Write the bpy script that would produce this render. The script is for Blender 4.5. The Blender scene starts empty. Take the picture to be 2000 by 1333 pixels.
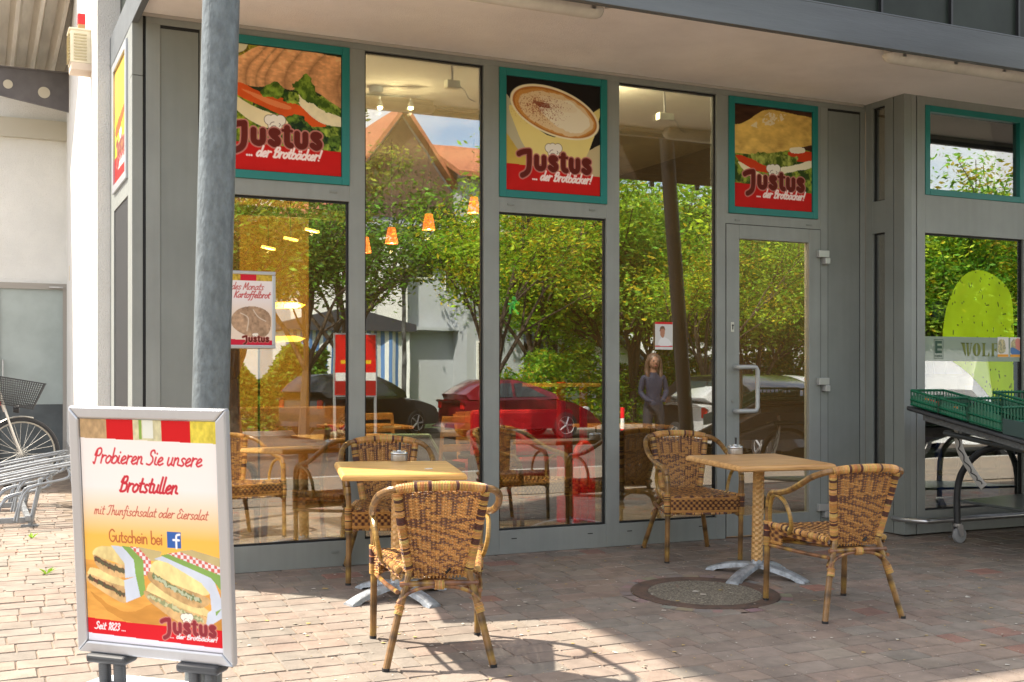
import bpy, bmesh, math, random
import numpy as np
from mathutils import Vector, Matrix

random.seed(7)
RNG = np.random.default_rng(7)
SC = bpy.context.scene
COL = SC.collection
PI = math.pi
R = math.radians

# ------------------------------------------------------------------ camera
cam_d = bpy.data.cameras.new("camera")
cam_o = bpy.data.objects.new("camera", cam_d)
COL.objects.link(cam_o)
DCAM = 7.117                     # metres from the shop front (plane y = 0)
cam_o.location = (0, -DCAM, 1.2)
cam_o.rotation_euler = (R(90), 0, R(-25.1))
cam_d.sensor_width = 36
cam_d.lens = 40.68
cam_d.shift_y = 0.03525
cam_d.clip_start = 0.05
cam_d.clip_end = 1500
SC.camera = cam_o

# ------------------------------------------------------------------ light
SUN_EL = R(51.6)
SUN_DIR = Vector((0.743, -0.669, 0))          # way the shadows fall
world = bpy.data.worlds.new("World")
SC.world = world
world.use_nodes = True
wn, wl = world.node_tree.nodes, world.node_tree.links
bg = wn["Background"]
sky = wn.new("ShaderNodeTexSky")
sky.sky_type = 'NISHITA'
sky.sun_disc = False
sky.sun_elevation = SUN_EL
sky.sun_rotation = math.atan2(-SUN_DIR.x, -SUN_DIR.y)
sky.air_density = 1.0
sky.dust_density = 1.5
sky.ozone_density = 1.0
# broken white cloud over the blue
w_tc = wn.new("ShaderNodeTexCoord"); w_mp = wn.new("ShaderNodeMapping"); w_mp.inputs['Scale'].default_value = (1, 1, 2.6)
w_nz = wn.new("ShaderNodeTexNoise"); w_nz.inputs['Scale'].default_value = 2.3; w_nz.inputs['Detail'].default_value = 9; w_nz.inputs['Roughness'].default_value = .58; w_nz.inputs['Distortion'].default_value = .4
w_rp = wn.new("ShaderNodeValToRGB"); w_rp.color_ramp.elements[0].position = .40; w_rp.color_ramp.elements[1].position = .62
w_mx = wn.new("ShaderNodeMix"); w_mx.data_type = 'RGBA'; w_mx.inputs[7].default_value = (7.4, 6.9, 6.3, 1)
wl.new(w_tc.outputs['Generated'], w_mp.inputs[0]); wl.new(w_mp.outputs[0], w_nz.inputs[0]); wl.new(w_nz.outputs[0], w_rp.inputs[0])
wl.new(w_rp.outputs[0], w_mx.inputs[0]); wl.new(sky.outputs[0], w_mx.inputs[6]); wl.new(w_mx.outputs[2], bg.inputs[0])
bg.inputs[1].default_value = 0.11
sun_d = bpy.data.lights.new("sun", 'SUN')
sun_o = bpy.data.objects.new("sun", sun_d)
COL.objects.link(sun_o)
sun_d.energy = 4.1
sun_d.angle = R(1.3)
sun_d.color = (1.0, 0.90, 0.76)
sdir = Vector((SUN_DIR.x * math.cos(SUN_EL), SUN_DIR.y * math.cos(SUN_EL), -math.sin(SUN_EL)))
sun_o.rotation_euler = sdir.to_track_quat('-Z', 'Y').to_euler()
sun_o.location = (-10, 10, 20)

SC.view_settings.view_transform = 'Standard'
SC.view_settings.look = 'None'
SC.view_settings.exposure = 1.6
SC.view_settings.gamma = 1.0
SC.cycles.max_bounces = 10
SC.cycles.glossy_bounces = 4
SC.cycles.diffuse_bounces = 4
SC.cycles.transparent_max_bounces = 24
SC.cycles.sample_clamp_indirect = 6
SC.cycles.use_denoising = True
SC.cycles.caustics_reflective = False
SC.cycles.caustics_refractive = False

# ------------------------------------------------------------------ helpers
def lin(c):
    return tuple(((v / 255) / 12.92 if v / 255 <= 0.04045 else ((v / 255 + 0.055) / 1.055) ** 2.4) for v in c)

def nmat(name):
    m = bpy.data.materials.new(name)
    m.use_nodes = True
    nt = m.node_tree
    return m, nt, nt.nodes["Principled BSDF"], nt.nodes["Material Output"]

def mat(name, col, rough=0.5, metal=0.0, noise=0.0, nscale=8.0, bump=0.0, bscale=60.0, emit=None, estr=0.0,
        spec=0.5, stretch=None, col2=None, coat=0.0, streak=0.0):
    m, nt, b, out = nmat(name)
    n, l = nt.nodes, nt.links
    b.inputs['Base Color'].default_value = (*col, 1)
    b.inputs['Roughness'].default_value = rough
    b.inputs['Metallic'].default_value = metal
    b.inputs['Specular IOR Level'].default_value = spec
    if coat: b.inputs['Coat Weight'].default_value = coat
    if noise or bump or col2:
        tc = n.new("ShaderNodeTexCoord"); mp = n.new("ShaderNodeMapping")
        l.new(tc.outputs['Object'], mp.inputs[0])
        if stretch: mp.inputs['Scale'].default_value = stretch
    if noise or col2:
        tx = n.new("ShaderNodeTexNoise"); tx.inputs['Scale'].default_value = nscale
        tx.inputs['Detail'].default_value = 6; tx.inputs['Roughness'].default_value = 0.6
        l.new(mp.outputs[0], tx.inputs[0])
        rp = n.new("ShaderNodeValToRGB")
        c2 = col2 if col2 else tuple(max(0, c * (1 - noise)) for c in col)
        c1 = col if col2 else tuple(min(1, c * (1 + noise)) for c in col)
        rp.color_ramp.elements[0].position = 0.35; rp.color_ramp.elements[0].color = (*c2, 1)
        rp.color_ramp.elements[1].position = 0.65; rp.color_ramp.elements[1].color = (*c1, 1)
        l.new(tx.outputs[0], rp.inputs[0]); l.new(rp.outputs[0], b.inputs['Base Color'])
    if bump:
        t2 = n.new("ShaderNodeTexNoise"); t2.inputs['Scale'].default_value = bscale
        t2.inputs['Detail'].default_value = 5
        l.new(mp.outputs[0], t2.inputs[0])
        bp = n.new("ShaderNodeBump"); bp.inputs['Strength'].default_value = bump
        bp.inputs['Distance'].default_value = 0.01
        l.new(t2.outputs[0], bp.inputs['Height']); l.new(bp.outputs[0], b.inputs['Normal'])
    if streak:
        mp3 = n.new("ShaderNodeMapping"); mp3.inputs['Scale'].default_value = (13, 13, .8); tc3 = n.new("ShaderNodeTexCoord"); l.new(tc3.outputs['Object'], mp3.inputs[0])
        t3 = n.new("ShaderNodeTexNoise"); t3.inputs['Scale'].default_value = 1.5; t3.inputs['Detail'].default_value = 7; l.new(mp3.outputs[0], t3.inputs[0])
        r3 = n.new("ShaderNodeMapRange"); r3.inputs[1].default_value = .35; r3.inputs[2].default_value = .7; r3.inputs[3].default_value = 1 + streak * .4; r3.inputs[4].default_value = 1 - streak; l.new(t3.outputs[0], r3.inputs[0])
        vm3 = n.new("ShaderNodeVectorMath"); vm3.operation = 'SCALE'; l.new(rp.outputs[0], vm3.inputs[0]); l.new(r3.outputs[0], vm3.inputs['Scale']); l.new(vm3.outputs[0], b.inputs['Base Color'])
    if emit:
        b.inputs['Emission Color'].default_value = (*emit, 1)
        b.inputs['Emission Strength'].default_value = estr
    return m

def vmat(name, rough=0.45, spec=0.5, bump=0.0, bscale=200.0, noise=0.0, nscale=30.0, transl=0.0, coat=0.0):
    """material coloured by the mesh's own colour attribute"""
    m, nt, b, out = nmat(name)
    n, l = nt.nodes, nt.links
    a = n.new("ShaderNodeAttribute"); a.attribute_name = "Col"
    src = a.outputs['Color']
    tc = n.new("ShaderNodeTexCoord")
    if noise:
        tx = n.new("ShaderNodeTexNoise"); tx.inputs['Scale'].default_value = nscale; tx.inputs['Detail'].default_value = 8
        tx.inputs['Roughness'].default_value = 0.65
        l.new(tc.outputs['Object'], tx.inputs[0])
        mr = n.new("ShaderNodeMapRange"); mr.inputs[1].default_value = 0.3; mr.inputs[2].default_value = 0.7
        mr.inputs[3].default_value = 1 - noise; mr.inputs[4].default_value = 1 + noise
        l.new(tx.outputs[0], mr.inputs[0])
        vm = n.new("ShaderNodeVectorMath"); vm.operation = 'SCALE'
        l.new(src, vm.inputs[0]); l.new(mr.outputs[0], vm.inputs['Scale'])
        src = vm.outputs[0]
    l.new(src, b.inputs['Base Color'])
    b.inputs['Roughness'].default_value = rough
    b.inputs['Specular IOR Level'].default_value = spec
    if coat: b.inputs['Coat Weight'].default_value = coat; b.inputs['Coat Roughness'].default_value = 0.08
    if bump:
        t2 = n.new("ShaderNodeTexNoise"); t2.inputs['Scale'].default_value = bscale; t2.inputs['Detail'].default_value = 5
        l.new(tc.outputs['Object'], t2.inputs[0])
        bp = n.new("ShaderNodeBump"); bp.inputs['Strength'].default_value = bump; bp.inputs['Distance'].default_value = 0.004
        l.new(t2.outputs[0], bp.inputs['Height']); l.new(bp.outputs[0], b.inputs['Normal'])
    if transl:
        tr = n.new("ShaderNodeBsdfTranslucent"); l.new(src, tr.inputs[0])
        mx = n.new("ShaderNodeMixShader"); mx.inputs[0].default_value = transl
        l.new(b.outputs[0], mx.inputs[1]); l.new(tr.outputs[0], mx.inputs[2]); l.new(mx.outputs[0], out.inputs[0])
    return m

def glass(name, refl, tint=(0.9, 0.95, 0.92), rough=0.0, wav=0.0):
    m, nt, b, out = nmat(name)
    n, l = nt.nodes, nt.links
    n.remove(b)
    g = n.new("ShaderNodeBsdfGlossy"); g.inputs['Roughness'].default_value = rough
    t = n.new("ShaderNodeBsdfTransparent"); t.inputs[0].default_value = (*tint, 1)
    lw = n.new("ShaderNodeLayerWeight"); lw.inputs[0].default_value = 0.25
    mr = n.new("ShaderNodeMapRange"); mr.inputs[1].default_value = 0; mr.inputs[2].default_value = 1
    mr.inputs[3].default_value = refl; mr.inputs[4].default_value = min(1, refl + 0.6)
    l.new(lw.outputs['Fresnel'], mr.inputs[0])
    mx = n.new("ShaderNodeMixShader")
    l.new(mr.outputs[0], mx.inputs[0]); l.new(t.outputs[0], mx.inputs[1]); l.new(g.outputs[0], mx.inputs[2])
    l.new(mx.outputs[0], out.inputs[0])
    if wav:
        tc = n.new("ShaderNodeTexCoord"); tx = n.new("ShaderNodeTexNoise"); tx.inputs['Scale'].default_value = 1.6
        l.new(tc.outputs['Object'], tx.inputs[0])
        bp = n.new("ShaderNodeBump"); bp.inputs['Strength'].default_value = wav; bp.inputs['Distance'].default_value = 0.01
        l.new(tx.outputs[0], bp.inputs['Height']); l.new(bp.outputs[0], g.inputs['Normal'])
    return m

def prop(o, label=None, cat=None, group=None, kind=None):
    if label: o["label"] = label
    if cat: o["category"] = cat
    if group: o["group"] = group
    if kind: o["kind"] = kind
    return o

def root(name, loc, label, cat, group=None, rz=0.0):
    o = bpy.data.objects.new(name, None)
    COL.objects.link(o)
    o.location = loc; o.rotation_euler = (0, 0, rz)
    return prop(o, label, cat, group)

class MB:
    """collects shapes; build() links them as one mesh object"""
    def __init__(s, off=(0, 0, 0)):
        s.v = []; s.f = []; s.c = []; s.o = Vector(off); s.cur = (1, 1, 1); s.M = None
    def add(s, verts, faces, col=None):
        b = len(s.v)
        if s.M is not None: verts = [s.M @ Vector(p) for p in verts]
        s.v += [tuple(p) for p in verts]
        s.f += [tuple(b + i for i in f) for f in faces]
        if col is None or (len(col) == 3 and not hasattr(col[0], '__len__')):
            s.c += [col or s.cur] * len(verts)
        else: s.c += list(col)
        return s
    def box(s, x0, x1, y0, y1, z0, z1, col=None):
        v = [(x0, y0, z0), (x1, y0, z0), (x1, y1, z0), (x0, y1, z0), (x0, y0, z1), (x1, y0, z1), (x1, y1, z1), (x0, y1, z1)]
        return s.add(v, [(0, 3, 2, 1), (4, 5, 6, 7), (0, 1, 5, 4), (1, 2, 6, 5), (2, 3, 7, 6), (3, 0, 4, 7)], col)
    def quad(s, a, b, c, d, col=None):
        return s.add([a, b, c, d], [(0, 1, 2, 3)], col)
    def prism(s, poly, axis, a, b, col=None):
        """2-D outline pushed from a to b along axis ('x','y','z')"""
        n = len(poly)
        def P(p, t): return (t, p[0], p[1]) if axis == 'x' else ((p[0], t, p[1]) if axis == 'y' else (p[0], p[1], t))
        v = [P(p, a) for p in poly] + [P(p, b) for p in poly]
        f = [tuple(range(n)), tuple(range(2 * n - 1, n - 1, -1))]
        f += [((i + 1) % n, i, i + n, (i + 1) % n + n) for i in range(n)]
        return s.add(v, f, col)
    def tube(s, pts, r, n=8, closed=False, col=None, cap=True, cols=None, flat=None):
        pts = [Vector(p) for p in pts]; m = len(pts)
        rs = r if hasattr(r, '__len__') else [r] * m
        v = []; cc = []
        up = None
        for i, p in enumerate(pts):
            if closed: t = pts[(i + 1) % m] - pts[i - 1]
            else: t = pts[min(i + 1, m - 1)] - pts[max(i - 1, 0)]
            if t.length < 1e-9: t = Vector((0, 0, 1))
            t.normalize()
            if up is None:
                up = Vector((0, 0, 1)) if abs(t.z) < 0.9 else Vector((1, 0, 0))
            sd = t.cross(up)
            if sd.length < 1e-4: sd = t.cross(Vector((0, 1, 0)))
            sd.normalize(); up = sd.cross(t).normalized()
            for k in range(n):
                a = 2 * PI * k / n
                e = sd * math.cos(a) * rs[i] + up * math.sin(a) * rs[i] * (flat or 1)
                v.append(p + e)
                if cols: cc.append(cols[i])
        f = []
        rng = m if closed else m - 1
        for i in range(rng):
            j = (i + 1) % m
            for k in range(n):
                k2 = (k + 1) % n
                f.append((i * n + k, i * n + k2, j * n + k2, j * n + k))
        if cap and not closed:
            f.append(tuple(range(n - 1, -1, -1))); f.append(tuple((m - 1) * n + k for k in range(n)))
        return s.add(v, f, cc if cols else col)
    def lathe(s, prof, c=(0, 0, 0), n=24, col=None, axis='z'):
        v = []
        for (r, z) in prof:
            for k in range(n):
                a = 2 * PI * k / n
                x, y = r * math.cos(a), r * math.sin(a)
                if axis == 'z': v.append((c[0] + x, c[1] + y, c[2] + z))
                elif axis == 'y': v.append((c[0] + x, c[1] + z, c[2] + y))
                else: v.append((c[0] + z, c[1] + x, c[2] + y))
        f = []
        for i in range(len(prof) - 1):
            for k in range(n):
                k2 = (k + 1) % n
                f.append((i * n + k, i * n + k2, (i + 1) * n + k2, (i + 1) * n + k))
        f.append(tuple(range(n - 1, -1, -1))); f.append(tuple((len(prof) - 1) * n + k for k in range(n)))
        return s.add(v, f, col)
    def ball(s, c, r, nu=12, nv=8, sc=(1, 1, 1), col=None):
        prof = [(max(1e-4, r * math.sin(PI * i / nv)), -r * math.cos(PI * i / nv)) for i in range(nv + 1)]
        v = []
        for (q, z) in prof:
            for k in range(nu):
                a = 2 * PI * k / nu
                v.append((c[0] + q * math.cos(a) * sc[0], c[1] + q * math.sin(a) * sc[1], c[2] + z * sc[2]))
        f = []
        for i in range(nv):
            for k in range(nu):
                k2 = (k + 1) % nu
                f.append((i * nu + k, i * nu + k2, (i + 1) * nu + k2, (i + 1) * nu + k))
        return s.add(v, f, col)
    def build(s, name, m, parent=None, smooth=False, bevel=0.0, cols=False, world=True, seg=2, auto=35):
        me = bpy.data.meshes.new(name)
        me.from_pydata(s.v, [], s.f)
        if cols:
            a = me.color_attributes.new("Col", 'FLOAT_COLOR', 'POINT')
            arr = np.ones((len(s.v), 4), np.float32); arr[:, :3] = np.array(s.c, np.float32)
            a.data.foreach_set("color", arr.ravel())
        o = bpy.data.objects.new(name, me)
        COL.objects.link(o)
        me.materials.append(m)
        bm = bmesh.new(); bm.from_mesh(me); bmesh.ops.recalc_face_normals(bm, faces=bm.faces); bm.to_mesh(me); bm.free()
        if smooth:
            me.shade_smooth()
            if auto:
                try: me.set_sharp_from_angle(angle=R(auto))
                except Exception: pass
        if bevel:
            bv = o.modifiers.new("bevel", 'BEVEL'); bv.width = bevel; bv.segments = seg; bv.limit_method = 'ANGLE'
        if parent is not None:
            o.parent = parent
            if world:
                q = Vector((0, 0, 0)); p = parent
                while p is not None: q += p.location; p = p.parent
                o.location = -q
        return o

def catmull(P, k=6, closed=False):
    P = [np.array(p, float) for p in P]; n = len(P); out = []
    if n < 3 and not closed: return [tuple(p) for p in P]
    for i in range(n if closed else n - 1):
        if closed: a, b, c, d = P[i - 1], P[i], P[(i + 1) % n], P[(i + 2) % n]
        else: a, b, c, d = P[max(i - 1, 0)], P[i], P[i + 1], P[min(i + 2, n - 1)]
        for j in range(k):
            t = j / k
            out.append(tuple(0.5 * ((2 * b) + (-a + c) * t + (2 * a - 5 * b + 4 * c - d) * t * t + (-a + 3 * b - 3 * c + d) * t ** 3)))
    if not closed: out.append(tuple(P[-1]))
    return out

def copy_tree(o, parent=None):
    c = o.copy(); COL.objects.link(c)
    if parent is not None: c.parent = parent; c.matrix_parent_inverse = o.matrix_parent_inverse.copy()
    for ch in list(o.children): copy_tree(ch, c)
    return c
# ------------------------------------------------------------------ printed pictures (flat posters) as finely coloured sheets
def fbm(X, Y, scale, seed=0, octs=4):
    out = np.zeros_like(X); amp = 1.0; tot = 0
    rg = np.random.default_rng(seed)
    for o in range(octs):
        L = rg.random((64, 64)); x = X * scale + 7.3 * o; y = Y * scale + 3.1 * o
        xi = np.floor(x).astype(int); yi = np.floor(y).astype(int); fx = x - xi; fy = y - yi
        fx = fx * fx * (3 - 2 * fx); fy = fy * fy * (3 - 2 * fy)
        g = lambda a, b: L[a % 64, b % 64]
        out += amp * ((g(xi, yi) * (1 - fx) + g(xi + 1, yi) * fx) * (1 - fy) + (g(xi, yi + 1) * (1 - fx) + g(xi + 1, yi + 1) * fx) * fy)
        tot += amp; amp *= 0.5; scale *= 2
    return out / tot

def inpoly(X, Y, P):
    m = np.zeros(X.shape, bool); n = len(P)
    for i in range(n):
        x1, y1 = P[i][:2]; x2, y2 = P[(i + 1) % n][:2]
        if y1 == y2: continue
        c = ((y1 > Y) != (y2 > Y)) & (X < (x2 - x1) * (Y - y1) / (y2 - y1) + x1)
        m ^= c
    return m

SCRIPT = {  # advance, strokes; x-height 1, ascender 2
 'a': (1.08, [[(.78, .8), (.45, 1), (.1, .6), (.12, .15), (.4, 0), (.8, .45)], [(.84, .98), (.8, .2), (1.08, .12)]]),
 'b': (1.0, [[(.1, 2), (.1, .1)], [(.1, .55), (.45, 1), (.85, .75), (.8, .2), (.45, 0), (.1, .15)]]),
 'c': (.85, [[(.78, .82), (.45, 1), (.1, .6), (.15, .15), (.45, 0), (.85, .2)]]),
 'd': (1.08, [[(.78, .8), (.45, 1), (.1, .6), (.12, .15), (.4, 0), (.8, .45)], [(.84, 2), (.82, .2), (1.08, .1)]]),
 'e': (.92, [[(.05, .3), (.6, .6), (.72, .85), (.45, 1), (.13, .65), (.15, .2), (.45, 0), (.92, .22)]]),
 'f': (.75, [[(.75, 1.8), (.5, 2), (.38, 1.6), (.3, 0), (.2, -.55), (.0, -.7)], [(.0, 1.0), (.7, 1.0)]]),
 'h': (1.0, [[(.12, 2), (.1, 0)], [(.12, .6), (.42, 1), (.68, .85), (.7, .2), (.98, .08)]]),
 'i': (.5, [[(.12, 1), (.12, .2), (.45, .05)], [(.16, 1.45), (.17, 1.5)]]),
 'k': (.95, [[(.1, 2), (.1, 0)], [(.72, .98), (.15, .5)], [(.3, .58), (.75, .05), (.95, .05)]]),
 'l': (.48, [[(.14, 2), (.12, .2), (.45, .05)]]),
 'm': (1.4, [[(.1, 1), (.1, 0)], [(.1, .65), (.35, 1), (.52, .8), (.52, 0)], [(.52, .65), (.8, 1), (1, .8), (1.02, .2), (1.35, .08)]]),
 'n': (1.0, [[(.1, 1), (.1, 0)], [(.1, .6), (.42, 1), (.66, .85), (.68, .2), (.98, .08)]]),
 'o': (.98, [[(.45, 1), (.1, .65), (.13, .18), (.45, 0), (.8, .35), (.75, .85), (.45, 1)], [(.75, .85), (1.0, .8)]]),
 'r': (.78, [[(.12, 1.1), (.12, 0)], [(.12, .6), (.38, .98), (.72, .98)]]),
 's': (.8, [[(.68, .9), (.4, 1), (.18, .78), (.4, .5), (.62, .25), (.4, 0), (.05, .08)]]),
 't': (.68, [[(.28, 1.7), (.24, .2), (.6, .05)], [(.0, 1.1), (.62, 1.1)]]),
 'u': (1.0, [[(.1, 1), (.1, .25), (.35, 0), (.7, .4)], [(.72, 1), (.7, .2), (1.0, .08)]]),
 '\u00e4': (1.08, [[(.78, .8), (.45, 1), (.1, .6), (.12, .15), (.4, 0), (.8, .45)], [(.84, .98), (.8, .2), (1.08, .12)], [(.3, 1.45), (.31, 1.5)], [(.68, 1.45), (.69, 1.5)]]),
 'P': (1.15, [[(.3, 1.8), (.25, 0), (.0, .05)], [(.05, 1.0), (.25, 1.75), (.75, 1.95), (1.0, 1.5), (.75, 1.0), (.35, .95)]]),
 'B': (1.2, [[(.3, 1.9), (.2, 0)], [(.05, 1.2), (.3, 1.8), (.8, 1.9), (.85, 1.35), (.4, 1.05)], [(.4, 1.05), (.95, .95), (.95, .25), (.5, 0), (.1, .1)]]),
 'S': (1.15, [[(.95, 1.55), (.75, 1.9), (.35, 1.75), (.35, 1.3), (.75, .95), (.85, .45), (.5, 0), (.0, .1)]]),
 'T': (1.15, [[(.1, 1.65), (.4, 1.9), (1.15, 1.85)], [(.72, 1.85), (.6, .5), (.35, .02), (.05, .1)]]),
 'E': (1.05, [[(.95, 1.6), (.65, 1.95), (.35, 1.6), (.65, 1.1), (.2, .85), (.15, .2), (.5, 0), (.98, .25)]]),
 'D': (1.25, [[(.3, 1.85), (.2, .05)], [(.05, 1.5), (.4, 1.9), (.95, 1.6), (1.0, .8), (.6, .05), (.05, .1)]]),
 'K': (1.2, [[(.25, 1.9), (.2, 0)], [(1.05, 1.85), (.3, .9)], [(.45, 1.05), (.85, .1), (1.15, .1)]]),
 'M': (1.5, [[(.1, 0), (.3, 1.9), (.6, .5), (1.1, 1.9), (1.2, .1), (1.45, .1)]]),
 '1': (.6, [[(.1, 1.5), (.4, 1.9), (.35, 0)]]),
 '8': (.95, [[(.45, 1), (.15, 1.45), (.45, 1.9), (.78, 1.45), (.45, 1), (.1, .5), (.45, 0), (.8, .5), (.45, 1)]]),
 '2': (.95, [[(.12, 1.5), (.45, 1.9), (.78, 1.45), (.1, 0)], [(.1, .02), (.85, .02)]]),
 '3': (.95, [[(.12, 1.7), (.5, 1.9), (.75, 1.45), (.4, 1.02)], [(.4, 1.02), (.8, .5), (.4, 0), (.08, .25)]]),
 '.': (.45, [[(.15, .05), (.16, .06)]]), '!': (.5, [[(.25, 2), (.2, .55)], [(.18, .05), (.19, .06)]]), '-': (.8, [[(.1, .6), (.6, .6)]]),
 ' ': (.62, [])}
# upright sans letters for 'Gutschein bei'
SANS = dict(SCRIPT)
SANS.update({'G': (1.35, [[(1.1, 1.6), (.65, 1.9), (.12, 1.4), (.12, .5), (.65, 0), (1.15, .4), (1.15, .85), (.7, .85)]]),
 'i': (.35, [[(.15, 1), (.15, 0)], [(.15, 1.45), (.15, 1.46)]]), 'u': (.95, [[(.1, 1), (.1, .3), (.4, 0), (.72, .3)], [(.75, 1), (.75, 0)]]),
 'n': (.95, [[(.1, 1), (.1, 0)], [(.1, .65), (.4, 1), (.7, .75), (.75, 0)]]), 'h': (.95, [[(.1, 1.9), (.1, 0)], [(.1, .65), (.4, 1), (.7, .75), (.75, 0)]]),
 't': (.6, [[(.25, 1.5), (.25, .2), (.5, 0)], [(.0, 1), (.5, 1)]]), 'e': (.95, [[(.1, .5), (.82, .5), (.7, .9), (.4, 1), (.1, .65), (.12, .25), (.45, 0), (.8, .2)]])})

class Canvas:
    def __init__(s, W, Hh, step, bgc=(1, 1, 1)):
        s.W, s.H = W, Hh
        s.nx = max(2, int(round(W / step)) + 1); s.ny = max(2, int(round(Hh / step)) + 1)
        x = np.linspace(0, W, s.nx); y = np.linspace(0, Hh, s.ny)
        s.X, s.Y = np.meshgrid(x, y, indexing='xy')       # Y runs down from the top edge
        s.px = W / (s.nx - 1)
        s.C = np.ones((s.ny, s.nx, 3)) * np.array(bgc)
        s.U, s.V = s.X / W, s.Y / Hh
    def fill(s, m, c, a=1.0):
        c = np.array(c); w = (m.astype(float) * a)[..., None]
        s.C = s.C * (1 - w) + c * w
    def soft(s, d, w, c, a=1.0):     # d = distance, filled where d < w with one-step soft edge
        k = np.clip((w - d) / s.px + 0.5, 0, 1) * a
        s.C = s.C * (1 - k[..., None]) + np.array(c) * k[..., None]
    def warp(s, amp, sc, seed):
        return s.U + (fbm(s.U, s.V, sc, seed) - .5) * amp, s.V + (fbm(s.U, s.V, sc, seed + 50) - .5) * amp
    def poly(s, P, c, amp=0.0, sc=12, seed=1, a=1.0, smooth=True, var=0.0, vs=30, vstretch=(1, 1)):
        U, V = s.warp(amp, sc, seed) if amp else (s.U, s.V)
        m = inpoly(U, V, catmull(P, 6, True) if smooth else P)
        c = np.array(c) * np.ones((*s.U.shape, 3))
        if var:
            n = fbm(s.U * vstretch[0], s.V * vstretch[1], vs, seed + 9)
            c = c * (1 + var * (n[..., None] - .5) * 2)
        w = m[..., None] * a
        s.C = s.C * (1 - w) + np.clip(c, 0, 1) * w
        return m
    def dist(s, segs):
        D = np.full(s.X.shape, 1e3)
        for P in segs:
            P = catmull(P, 5) if len(P) > 2 else P
            for (x1, y1), (x2, y2) in zip(P[:-1], P[1:]):
                x1 = float(x1); dx, dy = x2 - x1, y2 - y1; L = dx * dx + dy * dy + 1e-12
                pad = 0.05
                i0 = max(0, int((min(x1, x2) - pad) / s.px)); i1 = min(s.nx, int((max(x1, x2) + pad) / s.px) + 2)
                j0 = max(0, int((min(y1, y2) - pad) / s.px)); j1 = min(s.ny, int((max(y1, y2) + pad) / s.px) + 2)
                if i1 <= i0 or j1 <= j0: continue
                X, Y = s.X[j0:j1, i0:i1], s.Y[j0:j1, i0:i1]
                t = np.clip(((X - x1) * dx + (Y - y1) * dy) / L, 0, 1)
                d = np.hypot(X - x1 - t * dx, Y - y1 - t * dy)
                D[j0:j1, i0:i1] = np.minimum(D[j0:j1, i0:i1], d)
        return D
    def text(s, txt, x, y, w, c, font=SCRIPT, weight=.13, shear=.32, rise=0.0, halo=None, xh=None):
        """baseline at y (down), text spans width w from x"""
        adv = sum(font[ch][0] for ch in txt); k = w / adv; kh = xh or k * 1.05
        segs = []; cx = 0
        for ch in txt:
            a, st = font[ch]
            for P in st:
                segs.append([(x + (cx + px) * k + shear * py * kh, y - py * kh + rise * (cx + px) * k) for px, py in P])
            cx += a
        D = s.dist(segs)
        if halo: s.soft(D, weight * kh + halo[1], halo[0], .8)
        s.soft(D, weight * kh, c)
    def logo(s, x0, y0, L, ink=(.13, .016, .010)):
        """lettering and cook's hat; x0,y0 top-left of the word, L its length"""
        q = lambda P: [((px - 95) / 1490 * L + x0, (py - 150) / 1490 * L + y0) for px, py in P]
        thick = [q([(150, 268), (190, 245), (260, 222), (345, 210)]), q([(345, 210), (347, 300), (346, 420), (330, 530), (285, 590), (215, 630)]),
                 q([(485, 300), (485, 430), (510, 478), (560, 494), (605, 478), (628, 430), (628, 300)]),
                 q([(855, 305), (820, 288), (775, 295), (760, 325), (790, 365), (835, 395), (862, 435), (845, 478), (800, 492), (748, 462)]),
                 q([(1003, 225), (1003, 430), (1025, 480), (1062, 492)]),
                 q([(1160, 300), (1160, 430), (1185, 478), (1225, 494), (1270, 478), (1290, 430), (1290, 300)]),
                 q([(1510, 305), (1475, 288), (1430, 295), (1415, 325), (1445, 365), (1490, 395), (1517, 435), (1500, 478), (1455, 492), (1403, 462)])]
        thin = [q([(935, 268), (1075, 268)])]
        k = L / 1490
        hat = [q([(p[0], p[1])]) for p in ()]
        hd = np.full(s.X.shape, 1e3)
        for (hx, hy, r) in ((725, 125, 72), (800, 100, 62), (900, 115, 78), (820, 180, 95), (790, 210, 80), (850, 205, 70)):
            (a, b), = q([(hx, hy)]); hd = np.minimum(hd, np.hypot(s.X - a, s.Y - b) - r * k)
        s.soft(hd, 9 * k, (.09, .02, .015)); s.soft(hd, 0, (.86, .8, .7))
        s.soft(s.dist([q([(735, 200), (760, 165), (800, 150)]), q([(880, 165), (900, 185), (880, 215)]), q([(760, 225), (790, 210), (830, 213)])]), 5 * k, (.09, .02, .015))
        d = np.minimum(s.dist(thick) - 46 * k, s.dist(thin) - 22 * k)
        s.soft(d, 22 * k, (.72, .33, .28)); s.soft(d, 16 * k, (.36, .02, .02)); s.soft(d, 9 * k, (.72, .36, .30)); s.soft(d, 4 * k, ink)
    def tag(s, x, y, w):
        s.text('... der Brotb\u00e4cker!', x, y, w, (.95, .8, .78), weight=.17, halo=((.85, .25, .22), .0015))
    def build(s, name, parent, M, m, mask=None):
        nx, ny = s.nx, s.ny
        v = np.zeros((ny * nx, 3)); v[:, 0] = s.X.ravel() - s.W / 2; v[:, 2] = s.H / 2 - s.Y.ravel()
        i = np.arange((ny - 1) * (nx - 1)); r = i // (nx - 1); c = i % (nx - 1); a = r * nx + c
        F = np.stack([a, a + nx, a + nx + 1, a + 1], 1)
        if mask is not None: F = F[mask[:-1, :-1].ravel()]
        me = bpy.data.meshes.new(name)
        me.vertices.add(len(v)); me.vertices.foreach_set("co", v.ravel())
        me.loops.add(F.size); me.loops.foreach_set("vertex_index", F.ravel())
        me.polygons.add(len(F)); me.polygons.foreach_set("loop_start", np.arange(0, F.size, 4)); me.polygons.foreach_set("loop_total", np.full(len(F), 4))
        me.update(); me.validate()
        at = me.color_attributes.new("Col", 'FLOAT_COLOR', 'POINT')
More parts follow.
